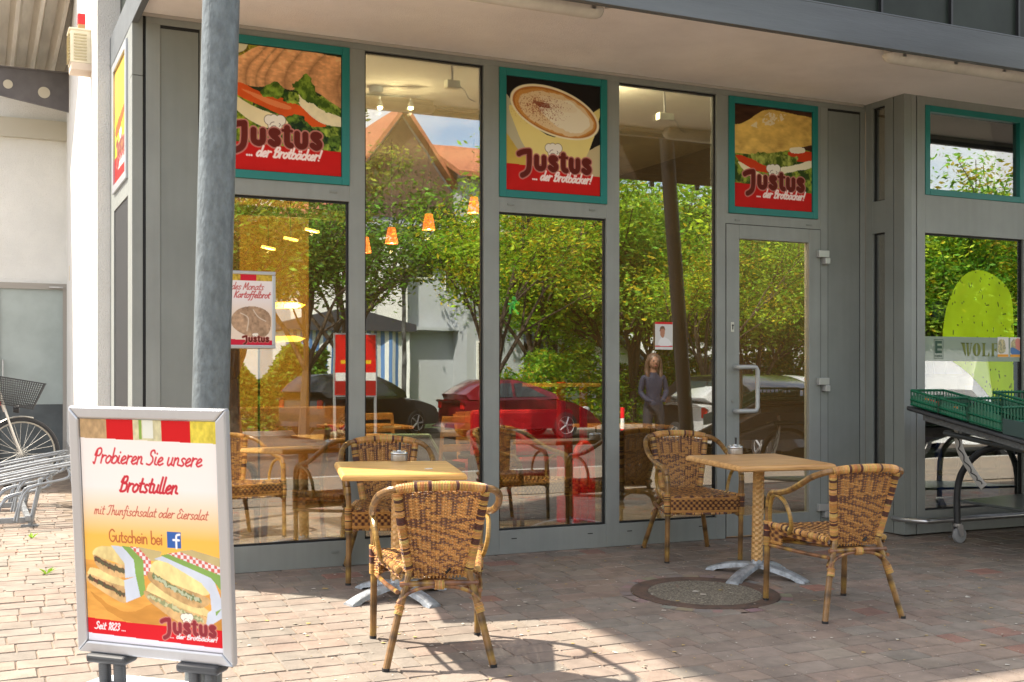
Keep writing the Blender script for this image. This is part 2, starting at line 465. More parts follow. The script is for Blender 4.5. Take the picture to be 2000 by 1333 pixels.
        arr = np.ones((ny * nx, 4), np.float32); arr[:, :3] = np.clip(s.C, 0, 1).reshape(-1, 3); at.data.foreach_set("color", arr.ravel())
        me.materials.append(m)
        o = bpy.data.objects.new(name, me); COL.objects.link(o)
        o.parent = parent; o.matrix_local = M
        return o

def lettuce(c, P, seed, dark=(.02, .06, .008), light=(.42, .55, .07)):
    m = inpoly(*c.warp(.07, 16, seed), catmull(P, 6, True))
    n = fbm(c.U, c.V, 14, seed + 3, 5); n2 = fbm(c.U, c.V, 30, seed + 5, 3)
    t = np.clip((n - .38) * 4.2, 0, 1) * np.clip(n2 * 2.2 - .5, 0, 1) + .25 * (np.abs(n - .5) < .02)
    col = np.array(dark) * (1 - t[..., None]) + np.array(light) * t[..., None]
    c.C = np.where(m[..., None], col, c.C)

def crust(c, P, seed, base=(.55, .24, .07), amp=.015, streak=(1, 1), grain=26, lo=.35):
    m = inpoly(*c.warp(amp, 10, seed), catmull(P, 6, True))
    n = fbm(c.U * streak[0], c.V * streak[1], grain, seed + 3, 5); b = fbm(c.U, c.V, 4, seed + 8, 3)
    t = np.clip(.26 + .95 * (b - .2) + .9 * (n - .5), 0, 1)
    lo_ = np.array(base) * lo; hi = np.clip(np.array(base) * 1.45, 0, .95)
    col = lo_ * (1 - t[..., None]) + hi * t[..., None]
    c.C = np.where(m[..., None], col, c.C)
    return m

RED = (.55, .010, .008)
def red_foot(c, v0, v1):
    c.poly([(-.1, v0), (.3, v0 + .01), (.7, v0 + (v1 - v0) * .7), (1.1, v1), (1.1, 1.1), (-.1, 1.1)], RED, smooth=False, var=.08, vs=8, seed=4)

def pic_croissant(W, Hh, step=.0032):
    c = Canvas(W, Hh, step, (.02, .035, .012))
    lettuce(c, [(-.1, -.1), (.35, -.1), (.3, .1), (-.1, .2)], 3, (.12, .09, .01), (.55, .5, .06))
    c.poly([(-.1, -.02), (.16, -.03), (.14, .06), (-.05, .08)], (.75, .68, .45), .03)
    lettuce(c, [(.3, .4), (1.1, .4), (1.1, .85), (.3, .8)], 8)
    lettuce(c, [(-.1, .4), (.2, .42), (.25, .8), (-.1, .8)], 12, (.08, .13, .01), (.42, .5, .03))
    CR = [(-.1, .12), (.1, .10), (.24, .02), (.45, -.04), (.75, .0), (1.1, .06), (1.1, .44), (.92, .4), (.8, .33), (.66, .3), (.55, .33), (.42, .31), (.25, .33), (.05, .31), (-.1, .27)]
    crust(c, [(-.1, .12), (.1, .10), (.24, .02), (.45, -.04), (.75, .0), (1.1, .06), (1.1, .44), (.92, .4), (.8, .33), (.66, .3), (.55, .33), (.42, .31), (.25, .33), (.05, .31), (-.1, .27)], 21, (.62, .27, .10))
    m = inpoly(*c.warp(.012, 10, 21), catmull(CR, 6, True))
    q = c.U + .16 * np.sin(c.V * 6) + (fbm(c.U, c.V, 3, 5) - .5) * .06; edges = np.array([-.3, -.05, .16, .33, .42, .50, .66, .86, 1.12, 1.4])
    k = np.clip(np.searchsorted(edges, q) - 1, 0, 8); fr = (q - edges[k]) / (edges[k + 1] - edges[k])
    vy = np.clip((c.V - .02) / .32, 0, 1)
    lay = .45 + .75 * np.sin(np.clip(fr, 0, 1) * PI) ** .6 * (1.05 - .55 * vy)
    fl = fbm(c.U * 1.0, c.V * 2.2, 26, 71, 4); fl2 = fbm(c.U * 3, c.V, 16, 73, 3)
    col = np.array((.80, .39, .17)) * (lay * (.72 + .55 * fl) * (.85 + .3 * fl2))[..., None] + np.array((.10, .07, .04)) * (fl > .62)[..., None] * (1 - vy)[..., None]
    c.C = np.where(m[..., None], np.clip(col, 0, .95), c.C)
    c.poly([(.02, .34), (.12, .31), (.3, .37), (.5, .41), (.66, .46), (.8, .53), (.86, .6), (.7, .6), (.5, .55), (.3, .48), (.12, .42)], (.72, .10, .015), .02, 8, 5, var=.35, vs=6)
    c.poly([(.13, .36), (.3, .40), (.55, .46), (.5, .49), (.3, .44)], (.8, .28, .1), .01, 8, 6, a=.7)
    c.poly([(-.05, .40), (.08, .42), (.25, .5), (.5, .56), (.7, .62), (.82, .66), (.6, .67), (.38, .66), (.22, .62), (.05, .5)], (.82, .70, .42), .02, 8, 7, var=.15, vs=5)
    c.poly([(.63, .35), (.7, .37), (.8, .45), (1.02, .52), (1.05, .58), (.85, .58), (.7, .5), (.62, .42)], (.85, .76, .5), .01, 8, 9, var=.12)
    lettuce(c, [(.35, .3), (.46, .28), (.5, .36), (.42, .4), (.3, .4)], 31, (.05, .1, .01), (.25, .38, .04))
    lettuce(c, [(.58, .28), (.72, .2), (.78, .34), (.9, .42), (.98, .5), (.8, .44), (.66, .38)], 33, (.05, .1, .01), (.25, .38, .04))
    lettuce(c, [(.5, .35), (.6, .36), (.62, .43), (.5, .42)], 35)
    lettuce(c, [(.53, .55), (.66, .52), (.74, .62), (.95, .68), (1.1, .62), (1.1, .78), (.6, .66)], 37, (.01, .03, .01), (.16, .28, .03))
    red_foot(c, .775, .80)
    c.logo(.015 * W, .60 * Hh, .83 * W)
    c.tag(.17 * W, .885 * Hh, .64 * W)
    return c

def pic_coffee(W, Hh, step=.0032):
    c = Canvas(W, Hh, step, (.012, .009, .008))
    c.poly([(-.1, .3), (.1, .33), (.2, .6), (.5, .9), (1.1, .7), (1.1, 1.1), (-.1, 1.1)], (.6, .42, .08), .02, var=.2, vs=5)
    c.poly([(.6, .78), (1.1, .5), (1.1, .85), (.7, .9)], (.55, .45, .25), .01)
    c.poly([(-.05, .16), (.04, .2), (.1, .4), (.2, .6), (.15, .66), (.0, .5), (-.05, .45)], (.5, .45, .3), .01)
    c.poly([(.05, .25), (.1, .45), (.2, .62), (.35, .75), (.6, .8), (.8, .72), (.92, .5), (.99, .3), (.99, .2), (.5, .5)], (.80, .66, .24), .004, var=.08, vs=4)
    U, V = c.U, c.V
    def ell(cx, cy, a, b, col, aa=1., n=0, seed=1):
        ang = .22; du = (U - cx) * math.cos(ang) + (V - cy) * math.sin(ang); dv = -(U - cx) * math.sin(ang) + (V - cy) * math.cos(ang)
        if n: du = du + (fbm(U, V, 9, seed) - .5) * n; dv = dv + (fbm(U, V, 9, seed + 4) - .5) * n
        r = np.hypot(du / a, dv / b); c.soft((r - 1) * b * Hh, 0, col, aa)
    ell(.515, .275, .485, .215, (.86, .76, .52)); ell(.515, .277, .46, .197, (.46, .17, .035)); ell(.515, .28, .44, .182, (.62, .29, .07), 1, .03)
    ell(.525, .285, .41, .165, (.78, .58, .34), 1, .05); ell(.62, .30, .27, .13, (.87, .78, .60), 1, .07, 4); ell(.55, .2, .2, .05, (.82, .68, .48), .6, .04, 9)
    n = fbm(U, V, 150, 5, 3); r = np.hypot((U - .36) / .25, (V - .25) / .13)
    c.fill((n > .42 + .28 * r) & (r < 1.4), (.35, .06, .01), .8)
    ell(.36, .22, .09, .025, (.22, .03, .01), .8, .08, 6)
    red_foot(c, .765, .83)
    c.logo(.10 * W, .615 * Hh, .82 * W)
    c.tag(.27 * W, .895 * Hh, .63 * W)
    return c

def pic_baguette(W, Hh, step=.0032):
    c = Canvas(W, Hh, step, (.05, .02, .01))
    n = fbm(c.U, c.V * 4, 6, 2); c.C *= (.4 + 1.6 * n)[..., None]
    lettuce(c, [(-.1, .5), (1.1, .4), (1.1, .9), (-.1, .85)], 3, (.03, .06, .01), (.34, .42, .05))
    crust(c, [(-.1, .24), (.1, .18), (.3, .07), (.42, .02), (.7, .03), (1.1, .08), (1.1, .28), (.85, .36), (.6, .42), (.3, .47), (.05, .48), (-.1, .46)], 5, (.80, .44, .11), .015, (1, 2), 12, .5)
    nn = fbm(c.U, c.V, 30, 77, 3)
    c.fill(inpoly(c.U, c.V, [(.2, .2), (.45, .04), (.7, .05), (.6, .12), (.35, .22)]) & (nn > .57), (.9, .8, .6), .7)
    c.poly([(.02, .5), (.2, .52), (.4, .58), (.55, .58), (.5, .64), (.3, .64), (.1, .58)], (.6, .05, .01), .02)
    c.poly([(.7, .42), (1.1, .4), (1.1, .48), (.8, .5)], (.6, .05, .01), .02)
    c.poly([(.05, .56), (.25, .63), (.45, .72), (.3, .74), (.12, .64)], (.85, .76, .5), .01)
    c.poly([(.5, .6), (.75, .55), (1.05, .47), (1.0, .55), (.7, .62), (.55, .66)], (.86, .8, .58), .02)
    c.poly([(.72, .38), (.88, .36), (.9, .41), (.74, .43)], (.86, .78, .6), .02)
    lettuce(c, [(.22, .47), (.5, .46), (.8, .46), (.75, .55), (.5, .57), (.25, .54)], 11, (.06, .1, .01), (.45, .5, .1))
    red_foot(c, .765, .82)
    c.logo(.10 * W, .615 * Hh, .82 * W)
    c.tag(.28 * W, .89 * Hh, .62 * W)
    return c

def pic_yellow(W, Hh, step=.008):
    c = Canvas(W, Hh, step, (.85, .5, .04))
    lettuce(c, [(-.1, .5), (.4, .45), (1.1, .6), (1.1, .85), (-.1, .8)], 3, (.3, .3, .01), (.8, .75, .05))
    crust(c, [(-.1, .1), (.5, .0), (1.1, .1), (1.1, .4), (.5, .45), (-.1, .4)], 5, (.8, .42, .05))
    c.poly([(.1, .5), (.9, .4), (.9, .46), (.2, .6)], (.7, .1, .02), .02)
    red_foot(c, .76, .80)
    c.logo(.10 * W, .615 * Hh, .82 * W); c.tag(.28 * W, .89 * Hh, .62 * W)
    return c

def pic_aboard(W, Hh, step=.0019):
    c = Canvas(W, Hh, step, (.88, .84, .82))
    U, V = c.U, c.V
    t = np.clip((V - .30) / .22, 0, 1)[..., None]
    c.C = np.array((.88, .83, .80)) * (1 - t) + np.array((.90, .52, .10)) * t
    # striped head band
    for a, b, col in ((0, .2, (.50, .34, .18)), (.2, .4, (.62, .012, .015)), (.4, .61, (.62, .58, .36)), (.61, .82, (.62, .012, .015)), (.82, 1.01, (.72, .60, .08))):
        n = fbm(U, V, 40, int(a * 10) + 1, 3) if col[1] > .1 else U * 0 + .5
        m = (U >= a) & (U < b) & (V < .085 + .01 * U)
        c.C = np.where(m[..., None], np.array(col) * (.65 + .7 * n[..., None]), c.C)
    c.poly([(.47, -.01), (.55, -.01), (.55, .08), (.47, .08)], (.75, .78, .7), smooth=False)
    c.poly([(.445, -.01), (.465, -.01), (.465, .085), (.445, .085)], (.25, .4, .08), smooth=False)
    c.text('Probieren Sie unsere', .09 * W, .195 * Hh, .80 * W, (.62, .04, .06), weight=.13, xh=.027)
    c.text('Brotstullen', .28 * W, .318 * Hh, .43 * W, (.58, .03, .05), weight=.16, xh=.028)
    c.text('mit Thunfischsalat oder Eiersalat', .08 * W, .425 * Hh, .84 * W, (.52, .09, .06), weight=.11, xh=.0175)
    c.text('Gutschein bei', .19 * W, .545 * Hh, .40 * W, (.48, .14, .05), font=SANS, weight=.12, shear=0, xh=.023)
    # social network square with its letter
    c.poly([(.625, .485), (.725, .485), (.725, .555), (.625, .555)], (.045, .13, .42), smooth=False)
    xx, yy = .69 * W, .555 * Hh
    c.soft(c.dist([[(xx, yy), (xx, yy - .035), (xx + .003, yy - .045), (xx + .014, yy - .048)], [(xx - .012, yy - .028), (xx + .011, yy - .028)]]), .0038, (.9, .92, .95))
    # table top and sandwiches
    c.poly([(-.1, .63), (.3, .64), (1.1, .66), (1.1, 1.), (-.1, 1.)], (.74, .36, .08), smooth=False, var=.25, vs=8, vstretch=(1, 5), seed=8)
    c.poly([(.02, .78), (.3, .86), (.55, .8), (1.0, .85), (.9, .93), (.3, .9)], (.42, .17, .03), .02, a=.5)
    def loaf(top, cutp, wrapb, seed, fillc):
        crust(c, top, seed, (.80, .58, .26), .008, lo=.72)
        crust(c, cutp, seed + 1, (.62, .40, .18), .01, lo=.5)
        a, b = cutp[0], cutp[len(cutp) // 2]
        n = fbm(U, V, 70, seed + 2, 3)
        D = c.dist([[(p[0] * W, (p[1]) * Hh) for p in fillc[0]]]) + (n - .5) * .014
        c.soft(D, .0085, fillc[1]); c.soft(D + (fbm(U, V, 60, seed + 4, 3) - .5) * .03, .004, fillc[2], .8)
        for P_, col in wrapb:
            m = inpoly(U, V, P_); ck = col if len(col) == 3 else col[:3]
            if len(col) == 4:
                g = ((np.floor(U * 46) + np.floor(V * 60)) % 2)[..., None]; cc_ = np.array(ck) * g + np.array((.78, .76, .76)) * (1 - g)
            else: cc_ = np.array(ck) * (.85 + .3 * fbm(U, V, 9, seed)[..., None])
            c.C = np.where(m[..., None], cc_, c.C)
    PAP = (.60, .66, .76); GR = (.24, .40, .10); TN = (.56, .46, .22); CK = (.66, .16, .13, 1)
    loaf([(.02, .685), (.07, .67), (.30, .715), (.33, .745), (.2, .75), (.03, .71)], [(.02, .70), (.2, .735), (.32, .75), (.30, .815), (.2, .80), (.02, .735)],
         [([(.29, .715), (.40, .69), (.42, .78), (.30, .815)], PAP), ([(.38, .69), (.44, .68), (.45, .765), (.41, .785)], GR)], 61, ([(.03, .715), (.15, .745), (.28, .78)], (.16, .07, .05), (.10, .12, .06)))
    loaf([(.06, .60), (.10, .575), (.2, .57), (.28, .60), (.30, .645), (.2, .635), (.08, .62)], [(.07, .61), (.2, .64), (.3, .65), (.31, .70), (.2, .70), (.09, .66)],
         [([(.20, .562), (.30, .565), (.37, .62), (.38, .695), (.30, .705), (.30, .64)], PAP), ([(.28, .56), (.36, .565), (.44, .62), (.44, .69), (.38, .695), (.37, .62)], GR), ([(.34, .56), (.42, .565), (.50, .62), (.50, .675), (.44, .69), (.44, .62)], CK), ([(.40, .56), (.58, .575), (.55, .62), (.50, .62)], TN)],
         63, ([(.08, .625), (.18, .655), (.29, .675)], (.14, .07, .05), (.12, .13, .07)))
    loaf([(.46, .745), (.50, .715), (.62, .73), (.88, .81), (.93, .85), (.7, .82), (.48, .77)], [(.46, .755), (.7, .815), (.92, .86), (.84, .905), (.65, .87), (.46, .79)],
         [([(.90, .83), (1.02, .77), (1.02, .84), (.88, .90)], PAP), ([(.95, .80), (1.02, .76), (1.02, .79), (.96, .84)], GR)], 65, ([(.48, .775), (.65, .82), (.85, .865)], (.30, .32, .16), (.62, .60, .36)))
    loaf([(.49, .65), (.53, .62), (.62, .625), (.86, .70), (.92, .745), (.8, .755), (.6, .70), (.5, .675)], [(.49, .665), (.65, .715), (.91, .765), (.86, .81), (.7, .79), (.49, .71)],
         [([(.52, .61), (.60, .59), (.95, .68), (1.02, .80), (.93, .83), (.92, .745), (.86, .70), (.62, .622)], PAP), ([(.57, .592), (.66, .578), (1.02, .665), (1.02, .74), (.93, .675)], GR),
          ([(.62, .582), (.72, .57), (1.02, .63), (1.02, .665)], CK), ([(.70, .568), (.80, .558), (1.02, .59), (1.02, .63)], TN)], 67, ([(.51, .685), (.65, .73), (.84, .78)], (.18, .22, .10), (.55, .60, .42)))
    c.poly([(-.1, .895), (.4, .905), (1.1, .90), (1.1, .985), (-.1, .97)], (.62, .012, .02), smooth=False)
    c.poly([(-.1, .965), (1.1, .982), (1.1, 1.1), (-.1, 1.1)], (.72, .72, .80), smooth=False)
    c.text('Seit 1823 ...', .05 * W, .945 * Hh, .24 * W, (.92, .82, .84), weight=.14, xh=.0135)
    L = .42 * W; x0, y0 = .545 * W, .862 * Hh
    c.logo(x0, y0, L, (.26, .03, .04))
    c.text('... der Brotb\u00e4cker!', .62 * W, .955 * Hh, .34 * W, (.95, .85, .87), weight=.17, xh=.0085)
    return c

def pic_month(W, Hh, step=.0028):
    c = Canvas(W, Hh, step, (.80, .74, .74))
    t = np.clip((c.V - .35) / .2, 0, 1)[..., None]; c.C = c.C * (1 - t) + np.array((.78, .66, .55)) * t
    for a, b, col in ((0, .25, (.6, .02, .04)), (.25, .5, (.5, .35, .05)), (.5, .75, (.6, .02, .04)), (.75, 1.01, (.5, .35, .05))):
        n = fbm(c.U, c.V, 40, 3, 3) if col[1] > .1 else c.U * 0 + .5
        m = (c.U >= a) & (c.U < b) & (c.V < .09)
        c.C = np.where(m[..., None], np.array(col) * (.4 + 1.2 * n[..., None]), c.C)
    c.text('Brot des Monats', .12 * W, .215 * Hh, .74 * W, (.5, .08, .07), weight=.12)
    c.text('Dinkel - Kartoffelbrot', .02 * W, .33 * Hh, .94 * W, (.5, .05, .05), weight=.14)
    crust(c, [(.38, .75), (.36, .6), (.5, .48), (.7, .45), (.9, .5), (.98, .62), (.95, .82), (.8, .9), (.55, .85)], 5, (.42, .28, .18))
    c.soft(c.dist([[(.5 * W, .55 * Hh), (.62 * W, .62 * Hh), (.6 * W, .8 * Hh)], [(.7 * W, .5 * Hh), (.78 * W, .6 * Hh), (.9 * W, .66 * Hh)]]), .003, (.75, .66, .55), .7)
    c.poly([(-.1, .9), (.6, .93), (1.1, .93), (1.1, 1.1), (-.1, 1.1)], (.55, .02, .05), smooth=False)
    c.logo(.52 * W, .86 * Hh, .44 * W)
    return c
# ------------------------------------------------------------------ materials
ALU = mat("grey_aluminium", (.25, .27, .255), .42, .0, noise=.08, nscale=2.2, bump=.12, bscale=900, spec=.6, streak=.06)
ALU_D = mat("grey_panel", (.215, .235, .22), .46, .0, noise=.08, nscale=1.6, bump=.15, bscale=900, spec=.55, streak=.05)
GASKET = mat("black_rubber", (.008, .009, .01), .6)
TEAL = mat("teal_frame_paint", (.004, .185, .17), .38, noise=.06, nscale=4)
STEEL = mat("brushed_steel", (.55, .56, .57), .28, .9, noise=.08, nscale=20)
SOFFIT = mat("soffit_render", (.93, .905, .88), .9, noise=.07, nscale=1.3, bump=.6, bscale=190)
FASCIA = mat("fascia_metal", (.125, .14, .15), .45, .2, noise=.14, nscale=1.6, bump=.1, bscale=30, stretch=(.4, 4, 4))
PLASTER = mat("white_plaster", (.78, .77, .74), .92, noise=.05, nscale=2, bump=.9, bscale=110)
PLASTER2 = mat("cream_plaster", (.88, .87, .83), .92, noise=.06, nscale=1.2, bump=.9, bscale=90)
DARKPANEL = mat("dark_green_panel", (.026, .033, .027), .4, noise=.25, nscale=1.5, spec=.2)
GLASS = glass("shop_glass", .31, (.86, .90, .84), wav=.02)
GLASS_IN = glass("inner_glass", .07, (.95, .97, .95))
PRINT = vmat("printed_picture", .5, .15)
PRINT_DULL = vmat("printed_poster", .6, .15)
GALV = mat("galvanised_steel", (.14, .165, .175), .5, .3, noise=.22, nscale=34, bump=.5, bscale=60, stretch=(1, 1, .5))
CONC = mat("concrete", (.35, .34, .32), .9, noise=.15, nscale=20, bump=.4, bscale=200)
WHITE = mat("white_paint", (.78, .78, .76), .5, noise=.04, nscale=3)
BLACK = mat("black_paint", (.018, .018, .02), .4)
RUB = mat("rubber", (.02, .02, .022), .8)
SILVER = mat("silver_frame", (.50, .52, .55), .32, .6, noise=.05, nscale=6, stretch=(1, 1, .1))
ORANGE_GLOW = mat("orange_lamp_shade", (.35, .04, .008), .7, emit=(1.0, .13, .02), estr=1.3)
BULB = mat("bulb_glow", (1, .8, .5), .5, emit=(1.0, .72, .35), estr=18)
YGLOW = mat("yellow_lamp_glow", (1, .6, .1), .5, emit=(1.0, .52, .04), estr=1.6)

# ------------------------------------------------------------------ ground
def gz(y):
    return 0.0 if y > 0 else max(y, -5.0) * 0.035

def make_pavement():
    mb = MB(); rg = random.Random(3)
    pal = [lin(c) for c in ((150, 136, 125), (148, 136, 125), (145, 136, 126), (152, 135, 123), (150, 139, 127), (146, 133, 122), (153, 137, 124), (142, 134, 124))]
    def field(x0, x1, y0, y1, rh, seed):
        r = random.Random(seed); y = y0
        while y < y1:
            x = x0 - r.random() * .2
            while x < x1:
                L = r.choice((.105, .157, .157, .21, .21, .235))
                g = .0022; a, b = x + g, x + L - g; c, d = y + .003, y + rh - .0028
                x += L
                if a < x0 - .25: continue
                if (x + L / 2 - 3.87) ** 2 + (y + rh / 2 + 1.5) ** 2 < .44 ** 2: pass
                h = r.uniform(-.0012, .0012); tx, ty = r.uniform(-.0012, .0012), r.uniform(-.0012, .0012)
                col = r.choice(pal); k = r.uniform(.90, 1.06) * .80; col = tuple(v * k for v in col)
                if r.random() < (.09 if y < -2.6 and x > 4 else .02): col = (col[0] * 1.15, col[1] * .80, col[2] * .76)
                e = .0045; v = []
                for (X, Y, dz) in ((a, c, -.008), (b, c, -.008), (b, d, -.008), (a, d, -.008), (a + e, c + e, 0), (b - e, c + e, 0), (b - e, d - e, 0), (a + e, d - e, 0)):
                    jx = r.uniform(-.0015, .0015)
                    v.append((X + jx, Y + jx, gz(Y) + dz + h + (tx if X > (a + b) / 2 else -tx) + (ty if Y > (c + d) / 2 else -ty)))
                hx, hy = (a + b) / 2 - 3.87, (c + d) / 2 + 1.5
                if hx * hx + hy * hy < .45 ** 2: continue
                if (a + b) / 2 > XW and c > -.02: continue
                mb.add(v, [(4, 5, 6, 7), (0, 1, 5, 4), (1, 2, 6, 5), (2, 3, 7, 6), (3, 0, 4, 7)], col)
            y += rh
    XW = .80
    field(-1.2, 11, -5.0, .0, .15, 5)
    field(-2.6, 1.3, .0, 9.4, .15, 6)
    m = vmat("paver_concrete", .86, .3, bump=.9, bscale=95, noise=.24, nscale=7)
    o = mb.build("pavement", m, cols=True)
    prop(o, kind="structure")
make_pavement()

def ground_sheets():
    # bedding sand under the pavers, and the far ground
    mb = MB()
    ys = [12, 0.0, -1, -2, -3, -4, -5.0, -8.2]
    for a, b in zip(ys[:-1], ys[1:]):
        mb.quad((-30, b, gz(b) - .0065), (40, b, gz(b) - .0065), (40, a, gz(a) - .0065), (-30, a, gz(a) - .0065))
    m = mat("joint_sand", (.20, .155, .115), .95, noise=.35, nscale=9, bump=.5, bscale=150)
    prop(mb.build("joint_sand", m), kind="structure")
    # square paving further out toward the street
    m, nt, b, out = nmat("far_paving"); n, l = nt.nodes, nt.links
    tc = n.new("ShaderNodeTexCoord"); bt = n.new("ShaderNodeTexBrick")
    bt.inputs['Color1'].default_value = (.22, .17, .13, 1); bt.inputs['Color2'].default_value = (.17, .145, .12, 1); bt.inputs['Mortar'].default_value = (.16, .13, .1, 1)
    bt.inputs['Scale'].default_value = 1; bt.inputs['Brick Width'].default_value = .2; bt.inputs['Row Height'].default_value = .15; bt.inputs['Mortar Size'].default_value = .006
    l.new(tc.outputs['Object'], bt.inputs[0]); l.new(bt.outputs[0], b.inputs['Base Color']); b.inputs['Roughness'].default_value = .9
    mb = MB(); mb.quad((-30, -8.2, -.168), (45, -8.2, -.168), (45, -5.0, -.168), (-30, -5.0, -.168))
    prop(mb.build("outer_pavement", m), kind="structure")
    mb = MB(); mb.box(-30, 45, -8.35, -8.2, -.5, -.165)
    prop(mb.build("kerb", CONC), kind="structure")
    asp = mat("asphalt", (.085, .07, .06), .9, noise=.25, nscale=1.2, bump=.5, bscale=60)
    mb = MB(); mb.quad((-60, -21.5, -.27), (90, -21.5, -.27), (90, -8.3, -.27), (-60, -8.3, -.27))
    prop(mb.build("road", asp), kind="structure")
    mb = MB(); mb.box(-60, 90, -21.65, -21.5, -.3, -.15)
    prop(mb.build("far_kerb", CONC), kind="structure")
    gr = mat("far_ground_grass", (.10, .14, .04), .95, noise=.4, nscale=.6, bump=.6, bscale=20)
    mb = MB(); mb.quad((-400, -700, -.16), (500, -700, -.16), (500, -21.6, -.16), (-400, -21.6, -.16))
    prop(mb.build("ground", gr), kind="structure")
    mb = MB(); mb.quad((-400, -22, -.6), (500, -22, -.6), (500, 600, -.6), (-400, 600, -.6))
    prop(mb.build("base_ground", CONC), kind="structure")
ground_sheets()

# manhole
mh = root("manhole_cover", (3.87, -1.5, gz(-1.5)), "round manhole with concrete filled lid and rusty iron ring in the paving", "manhole")
IRON = mat("rusty_iron", (.15, .095, .072), .75, .2, noise=.45, nscale=9, bump=.6, bscale=80, col2=(.075, .06, .052))
PEB = mat("exposed_aggregate", (.30, .27, .21), .85, noise=.6, nscale=85, bump=.9, bscale=110, col2=(.05, .045, .037))
mb = MB(); mb.lathe([(.33, -.03), (.33, .001), (.345, .006), (.36, .002), (.385, .002), (.40, .006), (.425, .004), (.43, -.03)], n=64)
mb.v = [(x, y, z + .035 * y) for x, y, z in mb.v]
mb.build("iron_ring", IRON, mh, world=False, smooth=True)
mb = MB(); mb.lathe([(.001, .0), (.329, .0), (.3295, -.02), (.001, -.02)], n=64); mb.v = [(x, y, z + .035 * y) for x, y, z in mb.v]
mb.build("lid", PEB, mh, world=False)
mb = MB(); rg = random.Random(9)
pc = lin((142, 129, 119))
for k in range(30):        # the ring of cut pavers
    a0 = 2 * PI * k / 30 + .01; a1 = 2 * PI * (k + 1) / 30 - .01
    c = tuple(v * rg.uniform(.8, 1.1) for v in pc); z = .0 + rg.uniform(-.001, .001)
    r0, r1 = .435, .50
    mb.add([(r * math.cos(a), r * math.sin(a), z + .035 * r * math.sin(a)) for r, a in ((r0, a0), (r1, a0), (r1, a1), (r0, a1))], [(0, 1, 2, 3)], c)
mb.build("paver_collar", vmat("collar_paver", .85, .3, bump=.5, noise=.15, nscale=6), mh, world=False, cols=True)

# bits lying on the pavement
mb = MB(); rg = random.Random(12)
for k in range(2600):
    x, y = rg.uniform(.5, 8), rg.uniform(-4.2, -.05)
    s = rg.choice((.002, .003, .004, .006)) if k % 40 else .011; a = rg.uniform(0, PI); ca, sa = math.cos(a) * s * rg.uniform(1, 2.5), math.sin(a) * s
    z = gz(y) + .003
    c = rg.choice(((.5, .45, .38), (.6, .57, .5), (.3, .26, .2), (.45, .33, .12)))
    mb.add([(x - ca, y - sa, z), (x + sa, y - ca, z + .001), (x + ca, y + sa, z), (x - sa, y + ca, z + .002)], [(0, 1, 2, 3)], c)
prop(mb.build("grit", vmat("grit", .9), cols=True), "pale grit and crumbs scattered over the brick paving", "grit", kind="stuff")
def weed(x, y, s, label, seed):
    mb = MB(); r = random.Random(seed)
    for k in range(9):
        a = r.uniform(0, 2 * PI); L = s * r.uniform(.6, 1.2); t = r.uniform(.3, 1.3)
        p = [(0, 0, 0), (math.cos(a) * L * .4, math.sin(a) * L * .4, L * t * .5), (math.cos(a) * L, math.sin(a) * L, L * t * .5 + .01)]
        w = .22 * L; q = (-math.sin(a) * w, math.cos(a) * w)
        mb.add([p[0], (p[1][0] + q[0], p[1][1] + q[1], p[1][2]), p[2], (p[1][0] - q[0], p[1][1] - q[1], p[1][2])], [(0, 1, 2, 3)], (.25, .42, .03))
    o = mb.build("weed", vmat("weed_leaf", .7, transl=.3), cols=True); o.location = (x, y, gz(y))
    prop(o, label, "weed")
weed(.42, .46, .05, "small bright green weed in a paving joint left of the sign board", 2)
weed(.42, 2.2, .045, "flat green weed between the pavers near the bike rack foot", 5)

# ------------------------------------------------------------------ shop building
shop = root("shop_building", (.864, 0, 0), "grey aluminium and glass shop front under a projecting canopy", "building")
PW, MU = .832, .104
XP = [1.357, 2.293, 3.238, 4.176, 5.114]      # left edges of the five bays (glass)
ZB, ZT = .16, 3.296
fr = MB()
# rails and mullions (faces 0 .. .07 deep)
fr.box(.943, 6.43, 0, .08, ZT, 3.42)
for a, b in ((1.255, 1.357), (2.189, 2.293), (3.125, 3.238), (4.07, 4.176), (5.008, 5.088), (5.978, 6.05)):
    fr.box(a, b, 0, .08, .0, ZT)
for a, b in ((1.357, 2.189), (2.293, 3.125), (3.238, 4.07), (4.176, 5.008)):
    fr.box(a, b, .001, .08, .0, ZB)
for a, b in ((1.357, 2.189), (3.238, 4.07)):
    fr.box(a, b, .001, .08, 2.318, 2.42)
fr.box(5.088, 5.978, .001, .08, 2.345, 2.42)
fr.box(5.088, 5.114, .001, .08, 2.42, ZT); fr.box(5.946, 5.978, .001, .08, 2.42, ZT)
fr.box(.943, 1.025, .0, .08, 0, ZT)
fr.build("frame", ALU, shop, bevel=.002)
for x, z in ((2.06, 2.366), (3.30, 2.366), (3.93, 2.366), (5.17, 2.366), (5.84, 2.366), (2.07, .085)):
    mb = MB(); mb.box(x, x + .05, -.005, .0, z, z + .015); mb.build("drain_cap", ALU_D, shop, bevel=.002)
for x in (3.33, 3.92, 4.24, 4.85): mb = MB(); mb.box(x, x + .04, -.001, .0, .10, .106); mb.build("drain_slot", GASKET, shop)
for a_, b_ in ((1.025, 1.248), (6.058, 6.372)): mb = MB(); mb.box(a_, b_, .006, .08, .02, ZT - .02); mb.build("panel", ALU_D, shop, bevel=.002)
for q_ in ((5.086, 5.0915, .0, .05, 0, 2.3405), (5.9725, 5.98, .0, .05, 0, 2.3405), (5.086, 5.98, .0, .05, 2.3405, 2.345), (1.018, 1.255, .010, .08, 0.0, ZT), (6.05, 6.38, .010, .08, .0, ZT), (.925, .943, .012, .08, 0, 3.42)):
    mb = MB(); mb.box(*q_); mb.build("shadow_gap", GASKET, shop)
